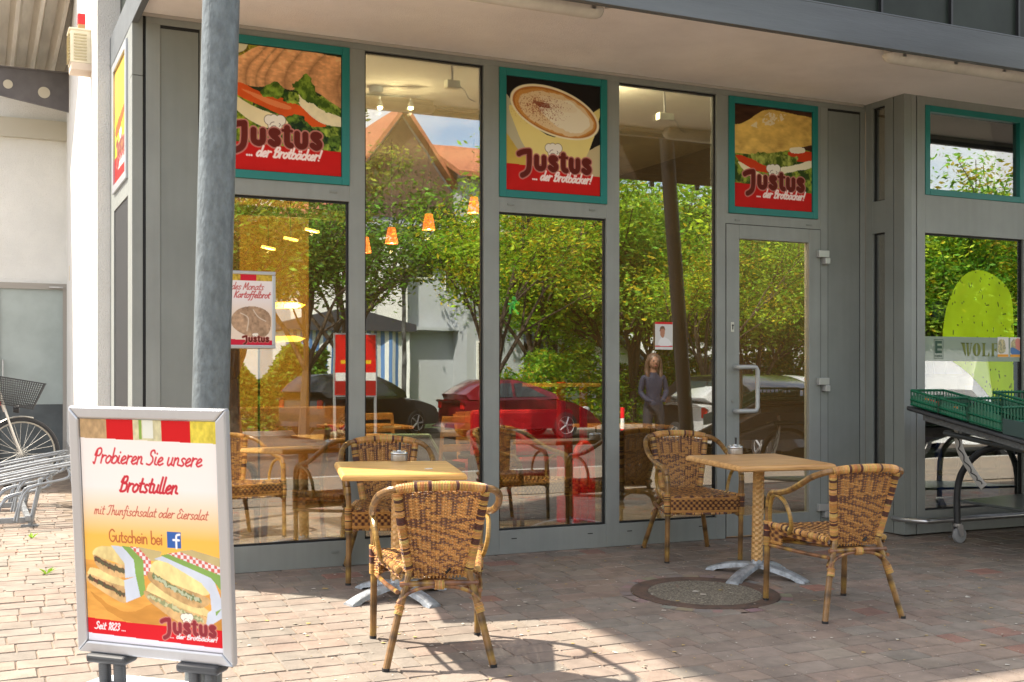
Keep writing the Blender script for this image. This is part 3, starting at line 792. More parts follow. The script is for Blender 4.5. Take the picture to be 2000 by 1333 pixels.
for a_ in ((6.38, 6.426, .0, .08, 0, ZT), (.864, .925, 0, .075, 0, 2.98), (.864, .925, 0, .075, 2.983, 3.42)): mb = MB(); mb.box(*a_); mb.build("corner_post", ALU, shop, bevel=.002)

def window(par, x0, x1, z0, z1, y=0.0, g=.012):
    """one glazed opening: dark gasket frame with its pane as sub-part"""
    mb = MB()
    for (a, b, c, d) in ((x0, x0 + g, z0, z1), (x1 - g, x1, z0, z1), (x0 + g, x1 - g, z0, z0 + g), (x0 + g, x1 - g, z1 - g, z1)):
        mb.box(a, b, y + .022, y + .06, c, d)
    f = mb.build("window", GASKET, par)
    mb = MB(); mb.box(x0 + g, x1 - g, y + .032, y + .034, z0 + g, z1 - g)
    mb.build("pane", GLASS, f)
    mb = MB(); mb.box(x0 + g, x1 - g, y + .054, y + .056, z0 + g, z1 - g)
    mb.build("inner_pane", GLASS_IN, f)
    return f
window(shop, 1.357, 2.189, ZB, 2.318); window(shop, 2.293, 3.125, ZB, ZT); window(shop, 3.238, 4.07, ZB, 2.318); window(shop, 4.176, 5.008, ZB, ZT)

# door
door = MB()
for a, b, c, d in ((5.092, 5.207, .012, 2.34), (5.86, 5.972, .012, 2.34), (5.207, 5.86, .012, .161), (5.207, 5.86, 2.236, 2.34)):
    door.box(a, b, -.008, .05, c, d)
dr = door.build("door", ALU, shop, bevel=.003)
mb = MB(); mb.box(5.207, 5.86, .02, .022, .161, 2.236); mb.build("pane", GLASS, dr)
mb = MB(); mb.tube(catmull([(5.165, -.01, 1.275), (5.165, -.07, 1.275), (5.28, -.085, 1.275)], 4) + [(5.30, -.085, 1.272), (5.315, -.085, 1.25), (5.315, -.085, .975), (5.30, -.085, .95)] + catmull([(5.28, -.085, .948), (5.165, -.07, .948), (5.165, -.01, .948)], 4), .0165, 12)
mb.build("handle", mat("handle_grey", (.42, .44, .43), .4, .2), dr, smooth=True)
HING = mat("hinge_satin", (.5, .51, .5), .35, .5)
for z in (2.13, 1.144, .17):
    mb = MB(); mb.box(5.93, 6.03, -.045, -.008, z - .005, z + .05); mb.box(5.985, 6.03, -.055, -.002, z - .055, z - .007)
    mb.build("hinge", HING, dr, bevel=.004)
mb = MB(); mb.box(5.128, 5.156, -.014, -.008, 1.535, 1.61); lk = mb.build("lock", mat("lock_plate", (.62, .62, .56), .35, .4), dr, bevel=.003)
mb = MB(); mb.lathe([(.008, 0), (.008, .003)], (5.142, -.017, 1.585), 12, axis='y'); mb.box(5.138, 5.146, -.0165, -.014, 1.555, 1.585); mb.build("keyhole", BLACK, lk)
mb = MB(); mb.lathe([(.009, 0), (.009, .004)], (5.142, -.012, 1.02), 12, axis='y'); mb.build("lock", mat("cylinder", (.3, .3, .28), .4, .6), dr)

# return wall and the second shop front, 0.42 m forward
XR, YR = 6.426, -.422
mb = MB()
mb.box(XR, XR + .07, -.08, 0.0, 0, 3.42); mb.box(XR, XR + .07, -.302, -.215, 0, 3.42)
for a, b in ((0, .16), (2.325, 2.575), (3.31, 3.42)): mb.box(XR + .001, XR + .07, -.215, -.08, a, b)
mb.box(XR, XR + .07, YR, -.312, 0, 3.42)
mb.build("return_wall", ALU_D, shop, bevel=.002)
mb = MB(); mb.box(XR + .01, XR + .07, -.312, -.302, 0, 3.42); mb.build("shadow_gap", GASKET, shop)
mb = MB(); mb.box(6.545, 6.556, YR + .012, YR + .08, 0, 3.42); mb.build("shadow_gap", GASKET, shop)
def swindow(z0, z1):
    mb = MB(); g = .008
    for a, b, c, d in ((-.215, -.215 + g, z0, z1), (-.08 - g, -.08, z0, z1), (-.215 + g, -.08 - g, z0, z0 + g), (-.215 + g, -.08 - g, z1 - g, z1)): mb.box(XR + .02, XR + .06, a, b, c, d)
    f = mb.build("side_window", GASKET, shop)
    mb = MB(); mb.box(XR + .03, XR + .034, -.215 + g, -.08 - g, z0 + g, z1 - g); mb.build("pane", GLASS, f)
swindow(2.575, 3.31); swindow(.16, 2.325)
mb = MB()
mb.box(XR + .07, 6.545, YR, YR + .08, 0, 3.42); mb.box(6.556, 6.637, YR, YR + .08, 0, 3.42)
mb.box(6.637, 9.6, YR + .001, YR + .08, 0, .175); mb.box(6.637, 9.6, YR + .001, YR + .08, 2.308, 2.6); mb.box(6.637, 9.6, YR + .001, YR + .08, 3.29, 3.42)
mb.box(7.69, 7.80, YR, YR + .08, 0, 3.42); mb.box(8.86, 8.97, YR, YR + .08, 0, 3.42); mb.box(9.6, 12, YR, YR + .2, 0, 3.42)
mb.build("frame", ALU, shop, bevel=.002)
window(shop, 6.637, 7.69, .175, 2.308, YR); window(shop, 7.80, 8.86, .175, 2.308, YR)
for x0, x1 in ((6.637, 7.69), (7.80, 8.86)):
    mb = MB(); g = .048
    for a, b, c, d in ((x0, x0 + g, 2.6, 3.29), (x1 - g, x1, 2.6, 3.29), (x0 + g, x1 - g, 2.6, 2.6 + g), (x0 + g, x1 - g, 3.29 - g, 3.29)): mb.box(a, b, YR - .006, YR + .05, c, d)
    f = mb.build("window", TEAL, shop, bevel=.002)
    mb = MB(); mb.box(x0 + g, x1 - g, YR + .03, YR + .034, 2.6 + g, 3.29 - g); mb.build("pane", GLASS, f)

# left side face (towards -X)
mb = MB()
mb.box(.864, .93, .075, .20, 0, 3.42); mb.box(.864, .93, .95, 1.18, 0, 3.42)
mb.box(.865, .93, .20, .95, 2.30, 2.405); mb.box(.865, .93, .20, .95, 3.26, 3.42); mb.box(.865, .93, .20, .95, 0, .16)
mb.box(.874, .93, .24, .91, .17, 2.28)
mb.build("side_wall", ALU, shop, bevel=.002)
mb = MB(); mb.box(.872, .93, .20, .95, .16, 2.30); mb.build("shadow_gap", GASKET, shop)

# canopy: plastered underside, metal edge
mb = MB(); mb.box(.90, 16, -1.42, .0, 3.355, 3.45); mb.box(.90, 16, .0, .1, 3.42, 3.45)
can = mb.build("canopy", SOFFIT, shop)
mb = MB()
mb.box(.862, 16, -1.47, -1.42, 3.29, 3.50); mb.box(.862, .90, -1.42, 1.18, 3.29, 3.50); mb.box(.862, 16, -1.47, 0.0, 3.50, 3.512)
mb.build("fascia", FASCIA, can, bevel=.003)
mb = MB(); mb.box(.905, 16, -1.418, -1.395, 3.325, 3.355); mb.box(.905, 6.4, -.012, -.001, 3.335, 3.354); mb.build("edge_trim", mat("trim_grey", (.42, .40, .37), .6), can)
mb = MB()
mb.box(.93, 16, .02, .12, 3.512, 8.5); mb.box(.93, 1.03, .12, 1.18, 3.45, 8.5); mb.box(.93, 16, .02, 1.18, 8.5, 8.7); mb.box(2.2, 16, 1.18, 12, 8.5, 8.7)
up = mb.build("upper_wall", DARKPANEL, shop)
mb = MB()
for x in (2.2, 3.65, 5.1, 6.58, 7.33, 8.1): mb.box(x, x + .02, -.012, .02, 3.512, 8.5)
mb.build("panel_joint", BLACK, up)
mb = MB(); mb.box(9.6, 16, -.42, 8, 0, 3.4); mb.build("far_wall", ALU_D, shop)

# interior shell
OCHRE = mat("ochre_wall", (.62, .36, .07), .85, noise=.12, nscale=1)
DARKIN = mat("brown_wall", (.045, .032, .02), .8, noise=.2, nscale=1)
TILE = mat("interior_tiles", (.30, .24, .18), .35, noise=.12, nscale=2)
mb = MB(); mb.box(1.1, 16, .08, 7.5, -.1, -.002); mb.build("interior_floor", TILE, shop)
mb = MB(); mb.box(1.1, 16, .08, 7.5, 3.46, 3.5); mb.build("ceiling", mat("interior_ceiling", (.30, .28, .25), .9), shop)
mb = MB(); mb.box(1.12, 3.9, 7.3, 7.5, 0, 3.46); mb.box(.95, 1.06, .08, 1.1, 0, 3.46); mb.prism([(1.0, 1.1), (1.10, 1.1), (1.9, 7.3), (1.6, 7.3)], 'z', 0, 3.46); mb.build("interior_wall", OCHRE, shop)
mb = MB(); mb.box(3.9, 16, 7.2, 7.4, 0, 3.46); mb.box(6.6, 6.7, -.34, 7.2, 0, 3.46); mb.build("partition_wall", DARKIN, shop)
mb = MB(); mb.box(1.55, 1.62, .6, 2.2, 0, 3.0); mb.box(1.06, 1.62, 2.2, 2.28, 0, 3.46); mb.build("interior_wall", mat("warm_wood_panel", (.42, .19, .05), .55, noise=.2, nscale=2, stretch=(6, 6, .6)), shop)
mb = MB(); mb.box(1.1, 2.5, .30, .34, 2.24, 2.30); mb.build("curtain_rail", mat("yellow_rail", (.65, .42, .05), .5), shop)

# plaster wall to the left, set back, running to the yard
pw = MB()
P0 = (.7817, 1.18); P1 = (1.1715, 9.447)
pw.prism([(P0[0], P0[1]), (.94, 1.18), (2.0, 9.6), (P1[0], 9.6), (P1[0], P1[1])], 'z', 0, 8.6)
wall_l = pw.build("plaster_wall", PLASTER)
prop(wall_l, "bright white roughcast wall running back beside the shop corner", "wall")
mb = MB(); mb.prism([(P0[0] - .012, P0[1] + .02), (P0[0] - .001, P0[1] + .02), (P1[0] - .001, P1[1]), (P1[0] - .012, P1[1])], 'z', 0, .35)
pl = mb.build("plinth", CONC, wall_l)
mb = MB(); mb.box(1.10, 1.13, 7.9, 8.02, 2.38, 2.56); mb.build("socket_box", mat("cream_plastic", (.7, .6, .4), .5), wall_l)
mb = MB(); mb.box(1.02, 1.06, 6.0, 6.05, 1.35, 1.42); mb.build("door_bell", WHITE, wall_l)

# siren
sr = root("alarm_siren", (.84, 2.15, 3.50), "cream louvred alarm siren box with red lamp high on the white wall", "alarm")
CREAM = mat("cream_metal", (.72, .66, .50), .5, noise=.1, nscale=10)
mb = MB(); mb.box(.675, .835, 2.06, 2.26, 3.545, 3.79); mb.box(.665, .84, 2.05, 2.27, 3.787, 3.80)
mb.build("case", CREAM, sr, bevel=.003)
mb = MB(); mb.box(.68, .84, 2.055, 2.26, 3.49, 3.543); mb.build("base", mat("pinkish_board", (.62, .52, .42), .7), sr, bevel=.003)
mb = MB()
for k in range(9):
    z = 3.565 + k * .023
    mb.box(.70, .79, 2.052, 2.06, z, z + .010); mb.prism([(.660, z), (.676, z + .016), (.676, z)], 'y', 2.07, 2.24)
mb.build("louvre", mat("louvre_tan", (.48, .42, .26), .6), sr)
mb = MB(); mb.box(.735, .785, 2.12, 2.18, 3.80, 3.85); mb.build("lamp_base", mat("lamp_base_tan", (.4, .26, .12), .6), sr)
mb = MB(); mb.box(.733, .787, 2.115, 2.185, 3.85, 3.93); mb.build("red_lamp", mat("red_lens", (.85, .01, .015), .25), sr, bevel=.005)

# yard at the far left: wall, door, corrugated roof
yd = root("yard_building", (.4, 9.45, 0), "cream rendered yard building with pale steel door under a corrugated roof", "building")
mb = MB(); mb.box(-6, 1.2, 9.46, 9.7, 0, 7); mb.build("wall", PLASTER2, yd)
mb = MB()
for a, b, c, d in ((.28, .345, 0, 2.44), (-.9, .28, 2.36, 2.44), (1.12, 1.18, 0, 2.44), (.345, 1.12, 2.36, 2.44)): mb.box(a, b, 9.36, 9.46, c, d)
dfm = mb.build("door_frame", mat("taupe_frame", (.40, .37, .33), .5), yd)
mb = MB(); mb.box(.345, 1.12, 9.40, 9.46, .0, .80); 
mb.box(.345, 1.12, 9.401, 9.46, .80, 2.36, ); 
dd = MB(); dd.box(.345, 1.12, 9.39, 9.45, .84, 2.36); d1 = dd.build("door", mat("pale_steel_door", (.42, .48, .46), .35, noise=.1, nscale=2), yd)
dd = MB(); dd.box(.345, 1.12, 9.385, 9.45, 0, .838); dd.build("kick_plate", mat("dark_kick_plate", (.10, .115, .12), .45, noise=.2, nscale=3), d1)
dd = MB(); dd.tube([(.39, 9.39, 1.12), (.39, 9.33, 1.12), (.39, 9.33, 1.42), (.39, 9.39, 1.42)], .012, 8); dd.build("handle", STEEL, d1)
dd = MB(); dd.box(-.9, .28, 9.40, 9.45, 0, 2.36); dd.build("side_leaf", mat("taupe_leaf", (.36, .35, .33), .5), yd)
dd = MB(); dd.box(.95, 1.12, 9.33, 9.36, 2.38, 2.40); dd.build("door_closer", STEEL, yd)
mb = MB()
cx, seg = .17, []
while cx < 1.35:      # trapezoid sheeting, ribs run away from the street
    seg += [(cx, 5.22), (cx + .045, 5.05), (cx + .085, 5.05), (cx + .13, 5.22)]; cx += .24
for (x0, z0), (x1, z1) in zip(seg[:-1], seg[1:]):
    mb.quad((x0, 5.4, z0 + .25), (x1, 5.4, z1 + .25), (x1, 9.5, z1), (x0, 9.5, z0))
cr = mb.build("corrugated_roof", mat("cream_sheet_metal", (.66, .62, .54), .5, noise=.12, nscale=2, stretch=(4, .5, 1)), yd)
mb = MB(); mb.box(.1, 1.2, 9.36, 9.46, 4.35, 4.6); mb.build("wall_flashing", mat("cream_flashing", (.6, .56, .46), .5), cr)
bx = MB()
holes = [(-.02, 4.83, .045), (.42, 4.78, .055), (.83, 4.72, .07), (-.5, 4.87, .04)]
top = [(-.85, 4.98), (1.14, 4.98)]; bot = [(1.14, 4.50), (-.3, 4.74), (-.85, 4.80)]
bx.prism(top + bot, 'y', 8.30, 8.33)
bm_ = bx.build("roof_bracket", mat("dark_grey_steel", (.13, .12, .125), .5, noise=.15, nscale=5), yd)
for (x, z, r) in holes:
    hx = MB(); hx.lathe([(.001, -.003), (r, -.003), (r, -.001)], (x, 8.30, z), 24, axis='y'); hx.build("bracket_hole", mat("hole_showing_sheet", (.60, .55, .44), .7), bm_)
hx = MB()
hx.box(-.85, 1.14, 8.26, 8.37, 4.98, 4.992); hx.build("flange", mat("flange_steel", (.16, .15, .15), .5), bm_)
# ------------------------------------------------------------------ teal framed picture signs in the top of the bays
G_SIGN = "teal framed bread pictures along the shop front"
def sign(x0, x1, z0, z1, y, maker, label, side=False):
    """front sign in plane y; side=True: on the left side face, x0..x1 run along y"""
    W, Hh, b = x1 - x0, z1 - z0, .05
    if side: loc = (y, (x0 + x1) / 2, z0)
    else: loc = ((x0 + x1) / 2, y, z0)
    t = root("picture_sign", loc, label, "sign", G_SIGN)
    if side: t.rotation_euler = (0, 0, R(-90))
    mb = MB()
    for a, c, d, e in ((-W / 2, -W / 2 + b, 0, Hh), (W / 2 - b, W / 2, 0, Hh), (-W / 2 + b, W / 2 - b, 0, b), (-W / 2 + b, W / 2 - b, Hh - b, Hh)):
        mb.box(a, c, -.012, .03, d, e)
    mb.build("sign_frame", SILVER if side else TEAL, t, world=False, bevel=.0025)
    mb = MB(); mb.box(-W / 2 + b, W / 2 - b, .004, .03, b, Hh - b); mb.build("backing", BLACK, t, world=False)
    c = maker(W - 2 * b - .008, Hh - 2 * b - .008)
    c.build("picture", t, Matrix.Translation((0, .001, Hh / 2)), PRINT)
    return t
sign(1.357, 2.189, 2.42, 3.296, 0, pic_croissant, "croissant sandwich picture in teal frame, nearest the round steel pole")
sign(3.238, 4.072, 2.42, 3.296, 0, pic_coffee, "frothy coffee cup picture in teal frame, middle of the shop front")
sign(5.114, 5.946, 2.423, 3.296, 0, pic_baguette, "seeded baguette picture in teal frame above the glass door")
sign(.205, .935, 2.405, 3.25, .862, pic_yellow, "sunlit yellow and red picture in silver frame on the side of the corner", side=True)

# poster of the month in a snap frame on the first pane
t = root("snap_frame_poster", (1.495, -.02, 1.375), "silver snap frame poster with a loaf of bread, half behind the steel pole", "poster")
def snap(t, W, Hh, b=.022, d=.016, m=SILVER):
    mb = MB()
    for a, c, e, f in ((-W / 2, W / 2, 0, b), (-W / 2, W / 2, Hh - b, Hh), (-W / 2, -W / 2 + b, b, Hh - b), (W / 2 - b, W / 2, b, Hh - b)): mb.box(a, c, -d / 2, d / 2, e, f)
    mb.build("frame", m, t, world=False, bevel=.005)
    mb = MB(); mb.box(-W / 2 + b, W / 2 - b, -.001, d / 2, b, Hh - b); mb.build("backing", WHITE, t, world=False)
snap(t, .43, .475)
pic_month(.386, .431).build("picture", t, Matrix.Translation((0, -.003, .475 / 2)), PRINT_DULL)

# small sheet with a portrait taped inside the glass
t = root("taped_sheet", (4.56, .019, 1.40), "small white sheet with a portrait and red strips taped to the glass", "notice")
c = Canvas(.15, .20, .003, (.62, .62, .60))
c.poly([(0, 0), (1, 0), (1, .08), (0, .08)], (.6, .03, .03), smooth=False); c.poly([(0, .86), (1, .86), (1, .91), (0, .91)], (.6, .03, .03), smooth=False)
c.poly([(.2, .85), (.3, .6), (.5, .55), (.8, .65), (.9, .85)], (.75, .75, .75)); c.poly([(.3, .3), (.42, .2), (.55, .3), (.52, .5), (.42, .58), (.3, .48)], (.45, .22, .14))
c.poly([(.26, .35), (.3, .18), (.5, .16), (.58, .32), (.5, .25), (.35, .26)], (.18, .1, .06))
c.build("picture", t, Matrix.Translation((0, -.0005, .1)), PRINT_DULL)
mb = MB(); mb.box(-.075, .075, .0, .001, 0, .2); mb.build("paper", WHITE, t, world=False)

# ------------------------------------------------------------------ grocery window graphics on the second front
def decal(name, W, Hh, step, bgc, loc, label, cat, fn, mask_fn=None, m=None):
    t = root(name, loc, label, cat)
    c = Canvas(W, Hh, step, bgc); msk = fn(c)
    c.build("film", t, Matrix.Translation((0, 0, 0)), m or PRINT_DULL, mask=msk)
    return t
FILM = vmat("window_film", .6, .15, transl=.2)
def gloss_over(m, f):      # shiny film: sharp reflections lie over the print
    nt = m.node_tree; out = nt.nodes["Material Output"]; src = out.inputs[0].links[0].from_socket
    g = nt.nodes.new("ShaderNodeBsdfGlossy"); g.inputs['Roughness'].default_value = .0; x = nt.nodes.new("ShaderNodeMixShader"); x.inputs[0].default_value = f
    nt.links.new(src, x.inputs[1]); nt.links.new(g.outputs[0], x.inputs[2]); nt.links.new(x.outputs[0], out.inputs[0])
gloss_over(FILM, .22)
def egg(c):
    n = fbm(c.U, c.V, 5, 3); base = np.array((.62, .90, .01)); c.C = base * (.75 + .5 * n)[..., None]
    out = [(.02, .42), (.08, .22), (.25, .06), (.45, .0), (.7, .02), (.93, .12), (.985, .3), (.985, .6), (.985, .99), (.8, .86), (.6, .74), (.35, .62), (.1, .53)]
    rg = random.Random(5)
    segs = []
    for k in range(150):
        x = (rg.random() ** .7) * c.W; y = rg.random() * c.H
        L = rg.choice((.004, .006, .012, .03)); dx = rg.uniform(-.4, .4) * L; dy = L
        if rg.random() < .25: dx, dy = dy, dx
        segs.append([(x, y), (x + dx * .5 + rg.uniform(-.003, .003), y + dy * .5), (x + dx, y + dy)])
    c.soft(c.dist(segs) + (fbm(c.U, c.V, 40, 8) - .5) * .004, .0042, (.02, .05, .012))
    return inpoly(c.U, c.V, catmull(out, 8, True))
W_, H_ = .79, 1.30
decal("window_graphic", W_, H_, .005, (.4, .5, .02), (6.83 + W_ / 2, YR + .0315, 2.045 - H_ / 2), "big lime green speckled oval stuck on the market window", "window graphic", egg, m=FILM)
FROST = glass("frosted_film", .02, (.9, .9, .9))
_m, _nt, _b, _o = nmat("frost_film"); _b.inputs['Base Color'].default_value = (.36, .44, .34, 1); _b.inputs['Roughness'].default_value = .55
_tr = _nt.nodes.new("ShaderNodeBsdfTransparent"); _mx = _nt.nodes.new("ShaderNodeMixShader"); _mx.inputs[0].default_value = .30
_nt.links.new(_b.outputs[0], _mx.inputs[1]); _nt.links.new(_tr.outputs[0], _mx.inputs[2]); _nt.links.new(_mx.outputs[0], _o.inputs[0])
gloss_over(_m, .07)
bt = root("frosted_band", (7.163, YR + .028, 1.325), "frosted lettering band with square emblem across the market window", "window graphic")
mb = MB(); mb.box(6.649, 7.678, YR + .0285, YR + .0295, 1.325, 1.515); mb.build("film", _m, bt)
OLV = mat("olive_lettering", (.14, .17, .012), .5); EMB = mat("dark_green_emblem", (.015, .06, .03), .5)
def bars(name, L, m, par, y):
    mb = MB()
    for a in L:
        if not hasattr(a[0], '__len__'): mb.box(a[0], a[1], y, y + .0006, a[2], a[3])
        else: mb.prism([(p[0], p[1]) for p in a], 'y', y, y + .0006)
    return mb.build(name, m, par)
yb = YR + .027
# emblem: framed E over its small name
ex, ez = 6.755, 1.342
bars("emblem", [(ex, ex + .095, ez, ez + .004), (ex, ex + .095, ez + .148, ez + .152), (ex, ex + .003, ez, ez + .152), (ex + .092, ex + .095, ez, ez + .152),
     (ex + .012, ex + .034, ez + .042, ez + .14), (ex + .034, ex + .082, ez + .118, ez + .14), (ex + .034, ex + .082, ez + .08, ez + .102), (ex + .034, ex + .082, ez + .042, ez + .064)], EMB, bt, yb)
e = []
for k, ch in enumerate("EDEKA"):
    x = ex + .012 + k * .015; z = ez + .012; w, h, s_ = .011, .02, .003
    if ch in "ED": pass
    e.append((x, x + s_, z, z + h))
    if ch == 'E': e += [(x + s_, x + w, z, z + s_), (x + s_, x + w, z + h / 2 - .0015, z + h / 2 + .0015), (x + s_, x + w, z + h - s_, z + h)]
    if ch == 'D': e += [(x + s_, x + w - .003, z, z + s_), (x + s_, x + w - .003, z + h - s_, z + h), (x + w - s_, x + w, z + .003, z + h - .003)]
    if ch == 'K': e += [[(x + s_, z + .009), (x + w - .003, z + h), (x + w, z + h), (x + .006, z + .009)], [(x + s_, z + .011), (x + w - .003, z), (x + w, z), (x + .006, z + .011)]]
    if ch == 'A': e[-1] = [(x, z), (x + s_, z), (x + .007, z + h), (x + .004, z + h)]; e += [[(x + w - s_, z), (x + w, z), (x + .007, z + h), (x + .004, z + h)], (x + .003, x + .008, z + .005, z + .008)]
bars("emblem_name", e, EMB, bt, yb)
# stencil capitals W O L F
z0, z1, L = 1.365, 1.47, []
x = 7.04
L += [[(x, z1), (x + .035, z1), (x + .05, z0 + .02), (x + .042, z0)], [(x + .055, z1), (x + .075, z1), (x + .085, z0), (x + .066, z0)], [(x + .105, z1), (x + .11, z1), (x + .094, z0 + .01), (x + .088, z0 + .02)], (x - .006, x + .04, z1 - .006, z1), (x + .05, x + .082, z1 - .006, z1), (x + .095, x + .118, z1 - .006, z1)]
x = 7.165
cz = (z0 + z1) / 2
def arc(cx, r0, r1, a0, a1, n=10):
    o = [(cx + r0[0] * math.cos(a0 + (a1 - a0) * i / n), cz + r0[1] * math.sin(a0 + (a1 - a0) * i / n)) for i in range(n + 1)]
    q = [(cx + r1[0] * math.cos(a1 + (a0 - a1) * i / n), cz + r1[1] * math.sin(a1 + (a0 - a1) * i / n)) for i in range(n + 1)]
    return o + q
L += [arc(x + .04, (.042, .054), (.012, .046), R(97), R(263)), arc(x + .04, (.042, .054), (.012, .046), R(-83), R(83))]
x = 7.262
L += [(x + .008, x + .032, z0, z1), (x, x + .04, z1 - .006, z1), (x, x + .04, z0, z0 + .006), [(x + .042, z0), (x + .08, z0), (x + .08, z0 + .04), (x + .06, z0 + .006), (x + .042, z0 + .006)]]
x = 7.36
L += [(x + .008, x + .032, z0, z1), (x, x + .04, z0, z0 + .006), [(x + .036, z1), (x + .08, z1), (x + .08, z1 - .035), (x + .06, z1 - .006), (x + .036, z1 - .006)], [(x + .036, cz + .004), (x + .06, cz + .016), (x + .06, cz - .016), (x + .036, cz - .002)]]
bars("lettering", L, OLV, bt, yb)
for k, (x, col) in enumerate(((7.43, (.6, .55, .3)), (7.57, (.35, .45, .6)))):
    lab = ("colourful flyer with beige and orange print on the market window", "flyer with a face in glasses at the right edge of the market window")[k]
    t = root("flyer", (x, YR + .026, 1.36), lab, "notice", "flyers taped to the market window")
    c = Canvas(.12, .16, .004, (.7, .68, .62)); lettuce(c, [(.1, .2), (.6, .15), (.7, .7), (.1, .8)], 4 + k, (.3, .3, .2), (.7, .6, .3))
    if k: c.poly([(.5, .1), (.9, .1), (.95, .55), (.7, .7), (.5, .5)], (.6, .25, .2)); c.poly([(.1, .5), (.9, .7), (.9, .85), (.1, .85)], (.1, .2, .4))
    c.poly([(0, .86), (1, .86), (1, 1), (0, 1)], (.75, .35, .05), smooth=False)
    c.build("picture", t, Matrix.Translation((.06, 0, .08)), PRINT_DULL)
    mb = MB(); mb.box(x, x + .12, YR + .0262, YR + .0268, 1.36, 1.52); mb.build("paper", WHITE, t)

# ------------------------------------------------------------------ lamps under the canopy
def tube_lamp(x0, label):
    t = root("fluorescent_lamp", (x0, -1.30, 3.355), label, "lamp", "tube lamps under the canopy")
    mb = MB(); L = 1.52
    mb.box(.02, L - .02, -.045, .045, -.042, 0); mb.build("housing", mat("lamp_housing", (.55, .53, .49), .5), t, world=False, bevel=.012)
    mb = MB(); P = []
    for x, s in ((0, .4), (.012, .75), (.035, .95), (.07, 1), (L - .07, 1), (L - .035, .95), (L - .012, .75), (L, .4)):
        P.append([(x, .056 * s * math.cos(a), -.04 - .058 * s * max(0, math.sin(a)) * 1.0) for a in [PI * k / 10 for k in range(11)]])
    v = [p for r_ in P for p in r_]; f = []
    for i in range(len(P) - 1):
        for k in range(10): f.append((i * 11 + k, i * 11 + k + 1, (i + 1) * 11 + k + 1, (i + 1) * 11 + k))
    f.append(tuple(range(11))); f.append(tuple(range(len(v) - 1, len(v) - 12, -1)))
    mb.add(v, f); mb.build("diffuser", mat("dusty_diffuser", (.62, .60, .55), .35, noise=.12, nscale=6), t, world=False, smooth=True, auto=60)
    for k, x in enumerate((.1, .55, 1.0, 1.42)):
        mb = MB(); mb.box(x, x + .025, -.061, -.052, -.06, -.025); mb.build("clip", STEEL, t, world=False)
    return t
tube_lamp(1.78, "long dusty tube lamp hanging above the coffee cup picture")
tube_lamp(5.42, "long dusty tube lamp at the right end of the canopy, above the market window")
mb = MB(); mb.tube([(3.31, -1.31, 3.33), (3.4, -1.36, 3.335), (5.3, -1.385, 3.335), (5.42, -1.33, 3.33)], .008, 6)
o = mb.build("cable", mat("cable_grey", (.4, .38, .34), .6)); prop(o, "thin grey cable running along the canopy edge between the tube lamps", "cable")

# ------------------------------------------------------------------ round leaning posts
def post(x, y, tilt, label, m=GALV, r=.0745):
    t = root("steel_post", (x, y, -.10), label, "post", "leaning round steel posts")
    mb = MB(); n = 14; P = []
    for k in range(n + 1):
        z = 3.62 * k / n; P.append((tilt * z, -.011 * z, z))
    mb.tube(P, r, 40); mb.build("shaft", m, t, world=False, smooth=True)
    mb = MB(); mb.lathe([(.12, 0), (.12, .012), (.078, .014), (.078, .02)], n=32); mb.build("foot_plate", GALV, t, world=False, smooth=True)
post(.866, -2.28, .0237, "leaning galvanised steel post in front of the croissant picture")
post(6.42, -2.35, -.076, "leaning post further right, coloured dark as if backlit, mirrored in the narrow tall pane", mat("backlit_dark_post", (.035, .028, .026), .6), .07)  # backlit shade put into the dark colour of this post

t = root("slatted_screen", (6.4, -2.9, 3.2), "brown slatted screen high between the posts, mirrored in the top of the tall pane", "screen")
mb = MB()
for k in range(9): mb.box(5.75, 7.4, -2.92, -2.90, 3.2 + k * .07, 3.268 + k * .07)
mb.build("slat_panel", mat("brown_slats", (.05, .035, .025), .7, noise=.3, nscale=4), t)
mb = MB()
for x in (5.75, 6.3, 6.85, 7.38): mb.box(x, x + .04, -2.95, -2.92, 3.15, 3.85)
mb.box(5.75, 7.42, -2.95, -2.25, 3.85, 3.88); mb.build("screen_frame", BLACK, t)
# ------------------------------------------------------------------ pavement sign
ab = root("pavement_sign", (.577, -2.903, gz(-2.9)), "silver framed pavement sign with sandwich poster on a white spring base", "sign")
AM = Matrix.Translation((.577, -2.903, .651)) @ Matrix.Rotation(-.775, 4, 'Z') @ Matrix.Rotation(.072, 4, 'X') @ Matrix.Rotation(.009, 4, 'Y')
W, Hh = .65, .89
def abuild(mb, name, m, **k):
    mb.v = [tuple(AM @ Vector(p)) for p in mb.v]; return mb.build(name, m, ab, **k)
b = .042
for (p, nm) in ((((-W/2, -Hh/2), (W/2, -Hh/2), (W/2-b, -Hh/2+b), (-W/2+b, -Hh/2+b)), 0), (((W/2, Hh/2), (-W/2, Hh/2), (-W/2+b, Hh/2-b), (W/2-b, Hh/2-b)), 0),
          (((-W/2, Hh/2), (-W/2, -Hh/2), (-W/2+b, -Hh/2+b), (-W/2+b, Hh/2-b)), 0), (((W/2, -Hh/2), (W/2, Hh/2), (W/2-b, Hh/2-b), (W/2-b, -Hh/2+b)), 0)):
    mb = MB(); q = [tuple((np.array(a) - np.array(p).mean(0)) * (1 - .0) + np.array(p).mean(0)) for a in p]
    mb.prism(q, 'y', -.017, .017); abuild(mb, "frame_rail", SILVER, bevel=.007, seg=3)
mb = MB(); mb.box(-W/2+b-.004, W/2-b+.004, -.004, .004, -Hh/2+b-.004, Hh/2-b+.004); abuild(mb, "board", WHITE)
pc_ = pic_aboard(W - 2 * b - .004, Hh - 2 * b - .004)
off = Matrix.Translation(-Vector(ab.location))
po = pc_.build("poster", ab, off @ AM @ Matrix.Translation((0, -.0075, 0)), PRINT_DULL)
